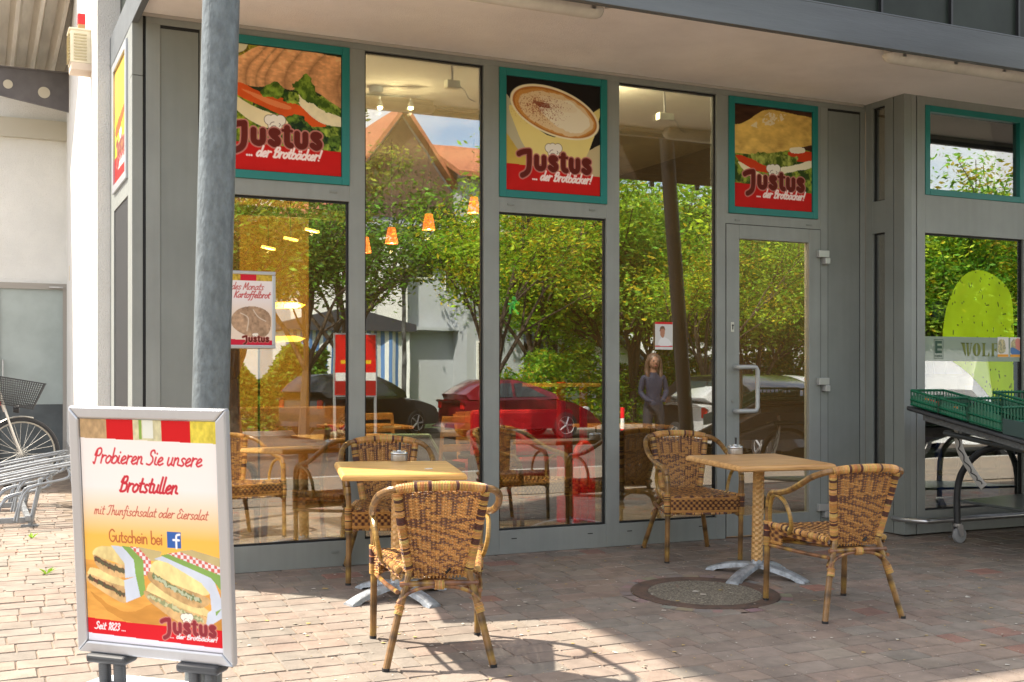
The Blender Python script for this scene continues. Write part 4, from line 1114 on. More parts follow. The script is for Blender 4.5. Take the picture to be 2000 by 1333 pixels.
for s in (-1, 1):
    mb = MB(); mb.box(s * .19 - .085, s * .19 + .085, -.04, .04, -Hh/2 - .03, -Hh/2 + .002); abuild(mb, "clamp_foot", mat("black_plastic", (.035, .038, .042), .45), bevel=.012, seg=3)
    for d in (-.032, .032):
        mb = MB(); P = [((s * .19 + d) + .017 * math.cos(t_), .017 * math.sin(t_), -Hh/2 - .03 - .105 * t_ / (2 * PI * 16)) for t_ in np.linspace(0, 2 * PI * 16, 260)]
        mb.tube(P, .0055, 6); abuild(mb, "spring", mat("spring_steel", (.10, .105, .11), .5, .5), smooth=True)
mb = MB()
base_pts = [(-.33, -.24), (.33, -.24), (.38, -.18), (.38, .18), (.33, .24), (-.33, .24), (-.38, .18), (-.38, -.18)]
M2 = Matrix.Translation((.577, -2.903, gz(-2.9))) @ Matrix.Rotation(-.775, 4, 'Z')
mb.prism(base_pts, 'z', 0.002, .15); mb.add([(x * .90, y * .88, .185) for x, y in base_pts] + [(x, y, .15) for x, y in base_pts], [tuple(range(8))] + [(i, (i + 1) % 8, (i + 1) % 8 + 8, i + 8) for i in range(8)])
mb.v = [tuple(M2 @ Vector(p)) for p in mb.v]; mb.build("base_tank", mat("white_base_plastic", (.62, .66, .72), .4, noise=.06, nscale=9), ab, bevel=.012, seg=3)
for s in (-1, 1):
    mb = MB(); mb.lathe([(.085, .18), (.085, .195), (.06, .20), (.055, .205), (.001, .206)], (s * .19, 0, 0), 24)
    mb.v = [tuple(M2 @ Vector(p)) for p in mb.v]; mb.build("spring_socket", mat("socket_grey", (.35, .37, .4), .5), ab, smooth=True)
# ------------------------------------------------------------------ rattan chairs and cafe tables
TAN = (.56, .30, .095); TAN2 = (.47, .235, .07); GOLD = (.68, .41, .14); DKB = (.105, .042, .032); MID = (.22, .10, .045)
RATT = vmat("woven_rattan", .38, .55, noise=.10, nscale=90)
BAMB = vmat("bamboo_tube", .30, .6, noise=.30, nscale=28, bump=.2, bscale=120)
DKW = (.17, .075, .045)
BC = (.20, .105, .032); BC2 = (.30, .18, .04)

def wrap(mb, pts, r, pitch, seed=0, n=10, dark=.36, run=3):
    """cane wound round a tube: rings, coloured in runs"""
    rg = random.Random(seed); P = [Vector(p) for p in pts]
    acc = [0.0]
    for a, b in zip(P[:-1], P[1:]): acc.append(acc[-1] + (b - a).length)
    L = acc[-1]
    def at(s):
        for i in range(len(P) - 1):
            if s <= acc[i + 1]: return P[i].lerp(P[i + 1], (s - acc[i]) / max(1e-9, acc[i + 1] - acc[i]))
        return P[-1]
    N = max(2, int(L / pitch)); pp = []; rr = []; cc = []
    state = TAN; left = 0
    for k in range(N):
        if left <= 0:
            dk = rg.random() < dark; state = DKB if dk else rg.choice((TAN, TAN, GOLD, TAN2)); left = rg.randint(1, 2 if dk else run)
        left -= 1
        c = tuple(v * rg.uniform(.85, 1.15) for v in state)
        for f, q in ((.04, .84), (.3, 1.0), (.7, 1.0), (.96, .84)):
            pp.append(at((k + f) / N * L)); rr.append(r * q); cc.append(c if .1 < f < .9 else tuple(v * .6 for v in c))
    mb.tube(pp, rr, n, cols=cc)

def knots(mb, pts, r, col, every=.16, seed=1, n=10):
    rg = random.Random(seed); P = catmull(pts, 7); Q = [Vector(p) for p in P]; rs = []; cs = []
    s = 0; nxt = rg.uniform(.05, every)
    for i, p in enumerate(Q):
        if i: s += (Q[i] - Q[i - 1]).length
        if s > nxt: rs.append(r * 1.06); cs.append(tuple(v * .35 for v in col)); nxt += every * rg.uniform(.7, 1.3)
        else: rs.append(r); k = rg.uniform(.8, 1.25); cs.append(tuple(v * k for v in (col if rg.random() < .75 else BC2)))
    mb.tube(P, rs, n, cols=cs)

def make_chair():
    t = root("rattan_chair", (0, 0, 0), "chair", "chair", "rattan armchairs at the tables outside")
    # legs
    for s in (-1, 1):
        mb = MB(); knots(mb, [(s * .255, .275, .0), (s * .255, .272, .3), (s * .258, .268, .5), (s * .262, .255, .575)], .0165, BC, seed=3 + s)
        L = mb.build("leg", BAMB, t, smooth=True, cols=True, world=False)
        mb = MB(); mb.lathe([(.017, 0), (.017, .014)], (s * .255, .275, -.001), 12); mb.build("foot_cap", RUB, L, world=False)
        mb = MB(); knots(mb, [(s * .238, -.29, .0), (s * .19, -.245, .2), (s * .142, -.21, .38), (s * .132, -.205, .42)], .0165, BC, seed=7 + s)
        L = mb.build("leg", BAMB, t, smooth=True, cols=True, world=False)
        mb = MB(); mb.lathe([(.017, 0), (.017, .014)], (s * .238, -.29, -.001), 12); mb.build("foot_cap", RUB, L, world=False)
        mb = MB(); knots(mb, [(s * .262, .255, .575), (s * .268, .215, .618), (s * .275, .13, .632), (s * .282, .02, .655), (s * .285, -.09, .70), (s * .268, -.19, .755), (s * .228, -.255, .785), (s * .18, -.272, .793)], .0165, BC, seed=11 + s)
        mb.build("armrest", BAMB, t, smooth=True, cols=True, world=False)
        mb = MB(); knots(mb, catmull([(s * .250, .255, .45), (s * .258, .245, .53), (s * .266, .205, .598), (s * .272, .14, .612), (s * .268, .07, .58), (s * .258, .035, .51), (s * .242, .05, .44), (s * .225, .10, .405)], 3), .0115, BC2, seed=15 + s, n=8)
        mb.build("arm_loop", BAMB, t, smooth=True, cols=True, world=False)
        mb = MB(); wrap(mb, [(s * .257, .272, .315), (s * .259, .268, .455)], .0215, .0062, 21 + s); mb.build("cane_binding", RATT, t, smooth=True, cols=True, world=False); mb = MB()
        wrap(mb, [(s * .185, -.25, .235), (s * .172, -.238, .275)], .0205, .006, 31 + s, dark=.0)
        mb.build("cane_binding", RATT, t, smooth=True, cols=True, world=False)
    # back panel : u across, v up
    def bp(u, v):      # u -1..1, v 0..1
        w = .120 + .055 * v + .012 * math.sin(v * PI / 2)
        x = u * w; y = -.205 - .072 * v - .03 * math.cos(u * PI / 2) * (.4 + .6 * v) + .012
        z = .385 + v * .395 + .018 * (1 - u * u) * v
        return Vector((x, y, z))
    mb = MB(); rows = 58; S = 15
    rg = random.Random(5)
    blk = {}
    for rI in range(rows):
        v = .03 + .93 * rI / (rows - 1); pts = []; cs = []
        for k in range(S * 4 + 1):
            u = -1 + 2 * k / (S * 4); ph = k / 4 * PI + (rI % 2) * PI
            p = bp(u, v); p.y += .0055 * math.cos(ph); p.z += .0008 * math.sin(ph * 2 + rI)
            pts.append(p)
            key = (int((k + 2) // 4), rI // 2); j = key[0]
            if key not in blk:
                if v > .88: dk_ = rg.random() < .7
                elif v > .66: dk_ = j % 3 == 1 and rg.random() < .8 or rg.random() < .06
                elif v > .60: dk_ = rg.random() < .75
                elif v > .44: dk_ = (j // 2 + key[1]) % 3 == 0 or rg.random() < .15
                elif v > .38: dk_ = rg.random() < .55
                else: dk_ = (j + key[1]) % 4 == 0 or rg.random() < .22
                blk[key] = dk_
            dk = blk[key]
            base = DKW if dk else (TAN if (rI * 7 + key[0]) % 3 else TAN2); q = .9 + .2 * ((rI * 13 + key[0] * 5) % 7) / 7
            cs.append(tuple(c * q for c in base))
        mb.tube(pts, .0032, 4, cols=cs, cap=False)
    for k in range(S + 1):
        u = -1 + 2 * k / S; mb.tube([bp(u, v / 14) for v in range(15)], .0042, 5, col=TAN2, cap=False)
    bk = mb.build("backrest", RATT, t, smooth=True, cols=True, world=False, auto=0)
    for s in (-1, 1):
        mb = MB(); wrap(mb, [bp(s * 1.0, v / 12) + Vector((s * .008, 0, 0)) for v in range(13)], .0215, .0068, 41 + s, dark=.36)
        mb.build("post_wrapping", RATT, bk, smooth=True, cols=True, world=False)
    mb = MB(); mb.tube([bp(0, .06) + Vector((.03, -.008, 0)), bp(0, .11) + Vector((.05, -.008, 0))], .012, 6, flat=.5); mb.build("name_plate", BLACK, bk, world=False)
    mb = MB(); top = [(-.195, -.268, .790), (-.15, -.288, .800), (-.08, -.303, .807), (0, -.307, .809), (.08, -.303, .807), (.15, -.288, .800), (.195, -.268, .790)]
    wrap(mb, catmull(top, 5), .0225, .0066, 52, dark=.26, run=6)
    mb.build("top_rail", RATT, t, smooth=True, cols=True, world=False)
    # seat: woven bands
    def sp(u, v):      # u -1..1 , v 0 back .. 1 front
        w = .175 + .075 * v
        e = max(0, abs(u) - .86) / .14; f = max(0, v - .92) / .08; g = max(0, .06 - v) / .06
        z = .442 - .018 * (1 - u * u) * math.sin(v * PI) - .022 * e ** 2 - .02 * f ** 2 - .02 * g ** 2
        return Vector((u * w, -.205 + .485 * v, z))
    mb = MB(); NR, NC = 26, 18
    for r_ in range(NR):
        v0 = (r_ + .06) / NR; v1 = (r_ + .94) / NR; vs = []; cs = []
        for k in range(NC * 2 + 1):
            u = -1 + k / NC; dz = .0032 * math.cos(k / 2 * PI + (r_ % 2) * PI)
            for vv in (v0, v1):
                p = sp(u, vv); p.z += dz; vs.append(p)
            j = k // 2
            dk = ((j + r_ // 2) % 3 == 0) or ((j * 7 + r_ * 3) % 11 == 0)
            base = DKB if dk else (TAN if (j + r_) % 2 else TAN2); cs += [base, base]
        mb.add(vs, [(2 * i, 2 * i + 1, 2 * i + 3, 2 * i + 2) for i in range(NC * 2)], cs)
    for c_ in range(NC + 1):
        u0 = -1 + (2 * c_ - .62) / NC; u1 = -1 + (2 * c_ + .62) / NC; u0, u1 = max(-1, u0), min(1, u1)
        vs = []; cs = []
        for k in range(NR * 2 + 1):
            v = k / (NR * 2); dz = -.0032 * math.cos((k - 1) / 2 * PI + c_ * PI) * .9
            for uu in (u0, u1):
                p = sp(uu, v); p.z += dz; vs.append(p)
            base = (DKB if (c_ + k // 4) % 4 == 0 else MID if c_ % 3 == 0 else TAN2); cs += [base, base]
        mb.add(vs, [(2 * i, 2 * i + 1, 2 * i + 3, 2 * i + 2) for i in range(NR * 2)], cs)
    seat = mb.build("seat", RATT, t, cols=True, world=False)
    # apron: woven skirt on front and sides
    mb = MB(); path = [(-.175, -.2), (-.215, .04), (-.248, .262), (-.13, .285), (0, .29), (.13, .285), (.248, .262), (.215, .04), (.175, -.2)]
    PP = catmull([(x, y, 0) for x, y in path], 14)
    for rI in range(16):
        z = .334 + .0062 * rI; pts = []; cs = []
        for k, p in enumerate(PP):
            q = Vector(p); nrm = Vector((q.x * 2, q.y, 0)).normalized(); pts.append(Vector((q.x, q.y, z)) + nrm * (.0035 * math.cos(k / 2 * PI + rI % 2 * PI)))
            j = k // 2; dk = (j + rI // 3) % 2 == 0 and (2 < rI < 14); base = DKB if dk else (TAN if rI % 3 else TAN2); cs.append(base)
        if rI > 3 or True:
            fr_ = pts[int(len(pts) * (.0 if rI > 8 else .18)):int(len(pts) * (1 if rI > 8 else .82))]; cs = cs[:len(fr_)]
            mb.tube(fr_, .0034, 4, cols=cs, cap=False)
    wrap(mb, catmull([(-.245, .262, .328), (-.12, .285, .326), (0, .29, .326), (.12, .285, .326), (.245, .262, .328)], 4), .0085, .0055, 61, n=6)
    for s in (-1, 1): wrap(mb, catmull([(s * .25, .25, .435), (s * .218, .04, .428), (s * .175, -.2, .42)], 6), .017, .0064, 66 + s, n=8, dark=.35)
    mb.build("seat_wrapping", RATT, seat, smooth=True, cols=True, world=False)
    # under-frame
    mb = MB()
    for s in (-1, 1):
        knots(mb, [(s * .25, .27, .318), (s * .22, .0, .322), (s * .185, -.225, .33)], .0105, MID, seed=70 + s, n=7)
        knots(mb, [(s * .195, -.238, .262), (s * .15, -.232, .318), (s * .08, -.226, .345), (0, -.224, .352)], .0085, MID, seed=72 + s, n=7)
        knots(mb, [(s * .252, .262, .30), (s * .19, .25, .335), (s * .08, .0, .352), (-s * .1, -.15, .35), (-s * .185, -.222, .28)], .009, MID, seed=74 + s, n=7)
        knots(mb, [(s * .252, .268, .335), (s * .243, .215, .375), (s * .235, .17, .40)], .008, MID, seed=76 + s, n=7)
    knots(mb, [(-.175, -.218, .362), (0, -.222, .366), (.175, -.218, .362)], .0125, MID, seed=80, n=8)
    mb.build("stretcher", BAMB, t, smooth=True, cols=True, world=False)
    mb = MB(); wrap(mb, [(-.022, -.2235, .358), (.022, -.2235, .358)], .022, .006, 90, dark=0); mb.build("cane_binding", RATT, t, smooth=True, cols=True, world=False)
    return t
CH_G = "rattan armchairs at the tables outside"
chair0 = make_chair()
# (x, y of footprint centre, facing angle from +Y toward -X)
outdoor = [(1.943, -2.098, R(-14.4), "rattan armchair with its back to the street, nearest the pavement sign"),
           (2.32, -.36, R(180 - 13.5), "rattan armchair between the nearer table and the glass, facing out"),
           (4.46, -.46, R(180 - 14), "rattan armchair with mossy arm between the farther table and the tall pane"),
           (4.298, -2.10, R(-7), "rattan armchair seen from behind beside the manhole, right of the farther table")]
for i, (x, y, a, lab) in enumerate(outdoor):
    o = chair0 if i == 0 else copy_tree(chair0)
    o.location = (x, y, gz(y) + .001); o.rotation_euler = (0, 0, 0)
    # follow the slope of the paving
    n_ = Vector((0, -.035, 1)).normalized(); q = Vector((0, 0, 1)).rotation_difference(n_)
    o.rotation_euler = (q.to_matrix().to_4x4() @ Matrix.Rotation(a, 4, 'Z')).to_euler()
    prop(o, lab, "chair", CH_G)

# wood laminate
def wood(name, c1, c2, sc=(1.2, 16, 16), rough=.42, coat=.08):
    m, nt, b, out = nmat(name); n, l = nt.nodes, nt.links
    tc = n.new("ShaderNodeTexCoord"); mp = n.new("ShaderNodeMapping"); mp.inputs['Scale'].default_value = sc
    tx = n.new("ShaderNodeTexNoise"); tx.inputs['Scale'].default_value = 2.2; tx.inputs['Detail'].default_value = 8; tx.inputs['Distortion'].default_value = .6
    rp = n.new("ShaderNodeValToRGB"); rp.color_ramp.elements[0].position = .32; rp.color_ramp.elements[0].color = (*c2, 1); rp.color_ramp.elements[1].position = .62; rp.color_ramp.elements[1].color = (*c1, 1)
    l.new(tc.outputs['Object'], mp.inputs[0]); l.new(mp.outputs[0], tx.inputs[0]); l.new(tx.outputs[0], rp.inputs[0]); l.new(rp.outputs[0], b.inputs['Base Color'])
    b.inputs['Roughness'].default_value = rough; b.inputs['Coat Weight'].default_value = coat; b.inputs['Coat Roughness'].default_value = .15
    return m
PINE = wood("yellow_pine_laminate", (.70, .42, .13), (.48, .25, .06))
TERR = wood("reddish_laminate", (.64, .37, .14), (.40, .20, .065))
CAST = mat("cast_aluminium", (.40, .44, .48), .42, .55, noise=.35, nscale=18, bump=.4, bscale=70)

def make_table(name, lab, m, x, y, rz, brz):
    t = root(name, (x, y, gz(y)), lab, "table", "square cafe tables outside")
    n_ = Vector((0, -.035, 1)).normalized(); q = Vector((0, 0, 1)).rotation_difference(n_)
    t.rotation_euler = (q.to_matrix().to_4x4() @ Matrix.Rotation(rz, 4, 'Z')).to_euler()
    h = .335; prof = [(.0, -.032), (.006, -.036), (.012, -.028), (.010, -.014), (.004, -.004), (-.006, 0)]
    mb = MB(); v = []; f = []
    for dx, dz in prof:
        for sx, sy in ((-1, -1), (1, -1), (1, 1), (-1, 1)): v.append((sx * (h - .012 + dx), sy * (h - .012 + dx), .73 + dz))
    for i in range(len(prof) - 1):
        for k in range(4): f.append((i * 4 + k, i * 4 + (k + 1) % 4, (i + 1) * 4 + (k + 1) % 4, (i + 1) * 4 + k))
    f.append((3, 2, 1, 0)); f.append(tuple(20 + k for k in range(4)))
    mb.add(v, f); mb.build("table_top", m, t, world=False, bevel=.002)
    # column wrapped in woven cane
    mb = MB(); N, K = 74, 20; v = []; f = []; c = []
    for i in range(N + 1):
        z = .095 + .60 * i / N
        for k in range(K * 2):
            a = PI * k / K; r = .034 + .0028 * math.sin(i * PI / 2 + (k // 4 % 2) * PI); v.append((r * math.cos(a), r * math.sin(a), z))
            sh = .9 + .2 * ((k // 4 + i // 2) % 2); c.append(tuple(w * sh for w in ((.58, .34, .12) if (i // 2) % 7 else (.52, .28, .09))))
    for i in range(N):
        for k in range(K * 2): f.append((i * K * 2 + k, i * K * 2 + (k + 1) % (K * 2), (i + 1) * K * 2 + (k + 1) % (K * 2), (i + 1) * K * 2 + k))
    mb.add(v, f, c); mb.build("column", RATT, t, world=False, cols=True)
    base = MB(); base.lathe([(.05, .055), (.052, .072), (.036, .082), (.034, .105)], n=24)
    bs = base.build("base", CAST, t, world=False, smooth=True)
    for k in range(4):
        a = brz + k * PI / 2; ca, sa = math.cos(a), math.sin(a); mb = MB(); v = []; f = []
        S = 12
        for i in range(S + 1):
            u = i / S; r = .02 + .315 * u; zt = .080 - .068 * u ** 2.2 + .004; zb = max(.0, .055 - .058 * u ** 1.3 if u < .82 else 0)
            if u > .86: zb = 0
            w = .030 + .012 * u
            for (d, z) in ((-w, zb), (-w * .92, zt - .008), (-w * .5, zt), (w * .5, zt), (w * .92, zt - .008), (w, zb)):
                v.append((ca * r - sa * d, sa * r + ca * d, z))
        for i in range(S):
            for j in range(6): f.append((i * 6 + j, i * 6 + (j + 1) % 6, (i + 1) * 6 + (j + 1) % 6, (i + 1) * 6 + j))
        f.append(tuple(range(6))); f.append(tuple(S * 6 + j for j in range(5, -1, -1)))
        mb.add(v, f); mb.build("base_arm", CAST, bs, world=False, smooth=True)
    return t
make_table("cafe_table", "square cafe table with yellow wood top, nearer to the pavement sign", PINE, 2.169, -.96, R(-13), R(-13 + 45))
make_table("cafe_table", "square cafe table with reddish wood top standing over the manhole", TERR, 4.455, -1.212, R(-5), R(-5 + 45 - 8))

def ashtray(x, y, lab):
    z = gz(y) + .7305
    t = root("ashtray", (x, y, z), lab, "ashtray", "round steel ashtrays on the cafe tables")
    t.scale = (1.15, 1.15, 1.3)
    mb = MB(); mb.lathe([(.040, 0), (.042, .003), (.042, .026), (.040, .028)], n=32); mb.build("bowl", mat("satin_steel", (.55, .55, .53), .3, .7), t, world=False, smooth=True)
    mb = MB(); mb.lathe([(.041, .028), (.044, .033), (.043, .038), (.030, .042), (.012, .043), (.011, .048), (.001, .048)], n=32); l_ = mb.build("lid", STEEL, t, world=False, smooth=True)
    mb = MB()
    for k in range(5): 
        a = 2 * PI * k / 5; mb.lathe([(.007, .0), (.007, .006)], (.028 * math.cos(a), .028 * math.sin(a), .040), 10)
    mb.build("vent", STEEL, l_, world=False)
    mb = MB(); mb.tube([(.004, 0, .046), (.004, 0, .082)], [.005, .0065], 10); mb.build("knob", BLACK, t, world=False, smooth=True)
ashtray(2.29, -.66, "round steel ashtray with black knob on the yellow table top")
ashtray(4.52, -.90, "round steel ashtray with black knob on the reddish table top")
mb = MB(); mb.box(-.02, .02, -.008, .008, 0, .004); o = mb.build("sugar_packet", WHITE, bevel=.001); o.location = (2.30, -1.12, gz(-1.12) + .7305)
prop(o, "small white sugar packet lying on the yellow table", "packet")
# ------------------------------------------------------------------ bike rack and bicycle in the yard
def make_rack():
    t = root("bike_rack", (.1, 3.6, 0), "galvanised bicycle rack with slanted hoops left of the white wall", "bike rack")
    GT = mat("galvanised_tube", (.27, .29, .31), .45, .5, noise=.15, nscale=12)
    ys = [2.9, 3.27, 3.64, 4.01, 4.38, 4.75]
    for k, y in enumerate(ys):
        hi = (k % 2 == 0)
        z0, z1 = (.30, .50) if hi else (.20, .40)
        xr = .74 if hi else .60
        for d in (0, .085):
            pass
        P = [(-1.1, y - .04, z0 - .14), (-.9, y - .04, z0 - .1), (xr - .06, y - .04, z1), (xr, y - .04, z1 - .01), (xr + .01, y - .02, z1 - .06), (xr - .02, y + .03, z1 - .12),
             (xr - .30, y + .04, z1 - .18), (xr - .36, y + .04, z1 - .24), (xr - .42, y + .04, .05)]
        mb = MB(); mb.tube(catmull(P, 5), .0105, 10); mb.build("hoop", GT, t, smooth=True)
        P = [(-1.1, y + .05, z0 - .18), (xr - .08, y + .05, z1 - .03), (xr - .02, y + .05, z1 - .05), (xr - .03, y + .02, z1 - .12), (xr - .32, y, z1 - .2), (xr - .40, y, .05)]
        mb = MB(); mb.tube(catmull(P, 5), .0105, 10); mb.build("hoop", GT, t, smooth=True)
    for y in (2.97, 4.2):
        mb = MB(); mb.box(-1.4, .46, y - .02, y + .02, .03, .075); mb.build("floor_rail", GT, t, bevel=.004)
        mb = MB(); mb.box(.37, .5, y - .03, y + .03, .0, .012); mb.tube([(.44, y, .01), (.52, y, .38)], .018, 8); mb.build("upright", GT, t, smooth=False)
    mb = MB(); mb.box(.40, .44, 2.9, 4.85, .05, .09); mb.build("cross_bar", GT, t, bevel=.003)
make_rack()

def make_bike(x, y, z):
    t = root("bicycle", (x, y, z), "city bicycle with grey wire basket, front wheel in the rack", "bicycle")
    FR = mat("bike_silver", (.62, .60, .55), .35, .4); TY = mat("bike_tyre", (.03, .03, .032), .8); RIM = mat("bike_rim", (.5, .48, .42), .35, .7)
    def wheel(cx):
        mb = MB(); mb.tube([(cx + .325 * math.cos(a), 0, .325 * math.sin(a)) for a in np.linspace(0, 2 * PI, 48, endpoint=False)], .021, 8, closed=True)
        w = mb.build("wheel", TY, t, smooth=True, world=False)
        mb = MB(); mb.tube([(cx + .300 * math.cos(a), 0, .300 * math.sin(a)) for a in np.linspace(0, 2 * PI, 48, endpoint=False)], .011, 6, closed=True); mb.build("rim", RIM, w, smooth=True, world=False)
        mb = MB()
        for k in range(28):
            a = 2 * PI * k / 28; s = .02 * (1 if k % 2 else -1)
            mb.tube([(cx + .02 * math.cos(a + .9 * s * 40), s, .02 * math.sin(a + .9 * s * 40)), (cx + .3 * math.cos(a), 0, .3 * math.sin(a))], .0016, 4)
        mb.tube([(cx, -.05, 0), (cx, .05, 0)], .017, 10)
        mb.build("spokes", mat("spoke_steel", (.55, .54, .5), .4, .5), w, world=False)
        mb = MB(); P = [(cx + .35 * math.cos(a), 0, .35 * math.sin(a)) for a in np.linspace(R(72) if cx == 0 else R(-10), R(165), 20)]; mb.tube(P, .022, 6, flat=.4); mb.build("mudguard", FR, t, world=False, smooth=True)
    wheel(0); wheel(-1.08)
    mb = MB()
    for s in (-.05, .05): mb.tube(catmull([(0, s, 0), (-.06, s, .16), (-.12, s, .35), (-.14, s * .6, .42)], 5), .011, 8)
    mb.tube([(-.14, 0, .40), (-.24, 0, .74)], .018, 10)
    mb.build("fork", FR, t, world=False, smooth=True)
    mb = MB(); mb.tube([(-.17, 0, .5), (-.55, 0, -.02), (-1.08, 0, 0), (-.70, 0, .45), (-.55, 0, -.02)], .016, 8); mb.tube([(-.19, 0, .56), (-.42, 0, .2), (-.56, 0, .18)], .016, 8); mb.build("frame", mat("bike_red", (.45, .03, .03), .35), t, world=False, smooth=True)
    mb = MB(); mb.tube([(-.24, 0, .74), (-.22, 0, .78), (-.20, -.1, .80), (-.22, -.27, .80), (-.34, -.30, .79)], .012, 8); mb.tube([(-.22, 0, .78), (-.20, .1, .80), (-.22, .27, .80), (-.34, .30, .79)], .012, 8); mb.build("handlebar", BLACK, t, world=False, smooth=True)
    mb = MB(); mb.ball((-.74, 0, .62), .1, sc=(1.4, .8, .4)); mb.tube([(-.70, 0, .45), (-.73, 0, .6)], .014, 8); mb.build("saddle", BLACK, t, world=False, smooth=True)
    mb = MB(); mb.lathe([(.001, 0), (.03, .0), (.04, .05), (.001, .055)], (-.07, 0, .42), 14, axis='x'); mb.build("headlight", BLACK, t, world=False, smooth=True)
    mb = MB(); mb.lathe([(.001, 0), (.08, 0), (.085, .005), (.001, .008)], (-.55, .06, -.02), 18, axis='y'); mb.build("chainring", STEEL, t, world=False)
    WR = mat("basket_wire", (.05, .052, .055), .5, .4)
    mb = MB(); b0, b1 = [(-.20, -.12, .48), (.10, -.12, .42), (.10, .12, .42), (-.20, .12, .48)], [(-.24, -.17, .74), (.21, -.17, .66), (.21, .17, .66), (-.24, .17, .74)]
    V = Vector
    for i in range(4):
        j = (i + 1) % 4; a0, a1, c0, c1 = V(b0[i]), V(b0[j]), V(b1[i]), V(b1[j])
        mb.tube([c0, c1], .006, 6); mb.tube([a0, a1], .004, 5)
        for k in range(22): f = k / 22; mb.tube([a0.lerp(a1, f), c0.lerp(c1, f)], .0034, 3)
        for k in range(1, 12): f = k / 12; mb.tube([a0.lerp(c0, f), a1.lerp(c1, f)], .0034, 3)
    for k in range(12): f = k / 12; mb.tube([V(b0[0]).lerp(V(b0[1]), f), V(b0[3]).lerp(V(b0[2]), f)], .0034, 3)
    mb.build("basket", WR, t, world=False)
make_bike(.44, 4.82, .475)

# ------------------------------------------------------------------ bumper rail, market cart and crates at the right
t = root("bumper_rail", (6.8, -.56, gz(-.6)), "low brushed steel bumper rail along the market front", "rail")
mb = MB(); mb.tube(catmull([(6.43, -.30, .115), (6.44, -.42, .115), (6.50, -.56, .115), (6.62, -.56, .115), (7.2, -.56, .115), (9.5, -.56, .115)], 6), .021, 14); mb.build("tube", STEEL, t, smooth=True)
for x in (6.80, 8.3):
    mb = MB(); mb.tube([(x, -.56, -.02), (x, -.56, .10)], .022, 14); mb.lathe([(.05, 0), (.05, .006), (.024, .012)], (x, -.56, -.022), 20); mb.build("support", STEEL, t, smooth=True)


EC1 = Vector((.22, -.975, 0)); EC2 = Vector((.985, .17, 0)); OC = Vector((6.07, -.86, 0))
def cp(a, b, z): return OC + EC1 * a + EC2 * b + Vector((0, 0, z))       # a toward the street, b along the front
def tz(a): return .99 - .24 * a                                        # height of the tilted tray
def slab(mb, c, th):
    v = [Vector(a) for a in c]; d = Vector((0, 0, -th))
    return mb.add(v + [a + d for a in v], [(0, 1, 2, 3), (7, 6, 5, 4), (0, 4, 5, 1), (1, 5, 6, 2), (2, 6, 7, 3), (3, 7, 4, 0)])
def make_cart():
    t = root("market_cart", cp(.6, .8, gz(-1.4)), "black wheeled market display cart with curved legs and tilted top", "cart")
    DK = mat("cart_black", (.03, .033, .036), .42, .2, noise=.2, nscale=6)
    mb = MB(); slab(mb, [cp(-.02, -.03, tz(-.02)), cp(1.4, -.03, tz(1.4)), cp(1.4, 1.9, tz(1.4)), cp(-.02, 1.9, tz(-.02))], .03); tr = mb.build("tray", DK, t, bevel=.01, seg=3)
    mb = MB(); slab(mb, [cp(.06, .05, tz(.06) - .032), cp(1.34, .05, tz(1.34) - .032), cp(1.34, 1.85, tz(1.34) - .032), cp(.06, 1.85, tz(.06) - .032)], .05); mb.build("tray_underside", mat("mesh_grey", (.10, .11, .115), .5, noise=.3, nscale=60), tr)
    for b in (.55, 1.8):
        mb = MB(); mb.tube(catmull([cp(0, b, .10), cp(0, b, .36), cp(.05, b, .52), cp(.18, b, .65), cp(.38, b, .71), cp(.7, b, .70), cp(.95, b, .62), cp(1.1, b, .45), cp(1.12, b, .10)], 7), .025, 14); mb.build("leg", DK, t, smooth=True)
        for a in (0, 1.12):
            q = cp(a, b, 0); x, y = q.x, q.y; g = gz(y)
            mb = MB(); mb.lathe([(.020, -.013), (.050, -.015), (.058, -.011), (.058, .011), (.050, .015), (.020, .013)], (x + .02, y, g + .058), 28, axis='y')
            w = mb.build("castor", mat("castor_grey", (.30, .31, .32), .6), t, smooth=True)
            mb = MB()
            for s in (-.027, .020): mb.prism([(x - .03, g + .135), (x + .03, g + .135), (x + .036, g + .058), (x + .006, g + .045)], 'y', y + s, y + s + .006)
            mb.lathe([(.032, g + .125), (.032, g + .145)], (x, y, 0), 16); mb.build("castor_fork", STEEL, w)
    mb = MB(); mb.tube([cp(.12, .22, .80), cp(1.3, .25, .60)], .019, 10); mb.tube([cp(.12, .22, .80), cp(.14, 1.8, .80)], .019, 10); mb.build("cross_tube", mat("tube_grey", (.09, .10, .10), .35, .4), t, smooth=True)
    mb = MB(); slab(mb, [cp(.05, .50, .30), cp(1.2, .50, .24), cp(1.2, 1.85, .24), cp(.05, 1.85, .30)], .02); mb.build("shelf", mat("shelf_dark", (.06, .07, .07), .3, noise=.2, nscale=5), t, bevel=.006)
    mb = MB(); C = catmull([(.20, .90), (.18, .82), (.20, .68), (.30, .52), (.38, .43)], 6)
    mb.tube([cp(a, .28, z) for a, z in C], .030, 14)
    cen = cp(0, .28, 0); nrm = Vector((EC1.y, -EC1.x, 0)).normalized()
    mb.v = [tuple(Vector(v) - nrm * ((Vector(v) - cen).dot(nrm)) * .88) for v in mb.v]
    st = mb.build("notched_strut", mat("strut_grey", (.36, .36, .34), .5, .2), t)
    mb = MB(); Z = []
    for i, (a, z) in enumerate(catmull([(.18, .82), (.2, .68), (.29, .53), (.36, .455)], 12)):
        for s in (-1, 1): pass
        Z.append(cp(a + .011 * math.sin(i * .95), .28, z + .006 * math.cos(i * .95)) + nrm * (.0045))
    mb.tube(Z, .0045, 6); mb.tube([z - nrm * .009 for z in Z], .0045, 6); mb.build("notch", BLACK, st)
make_cart()
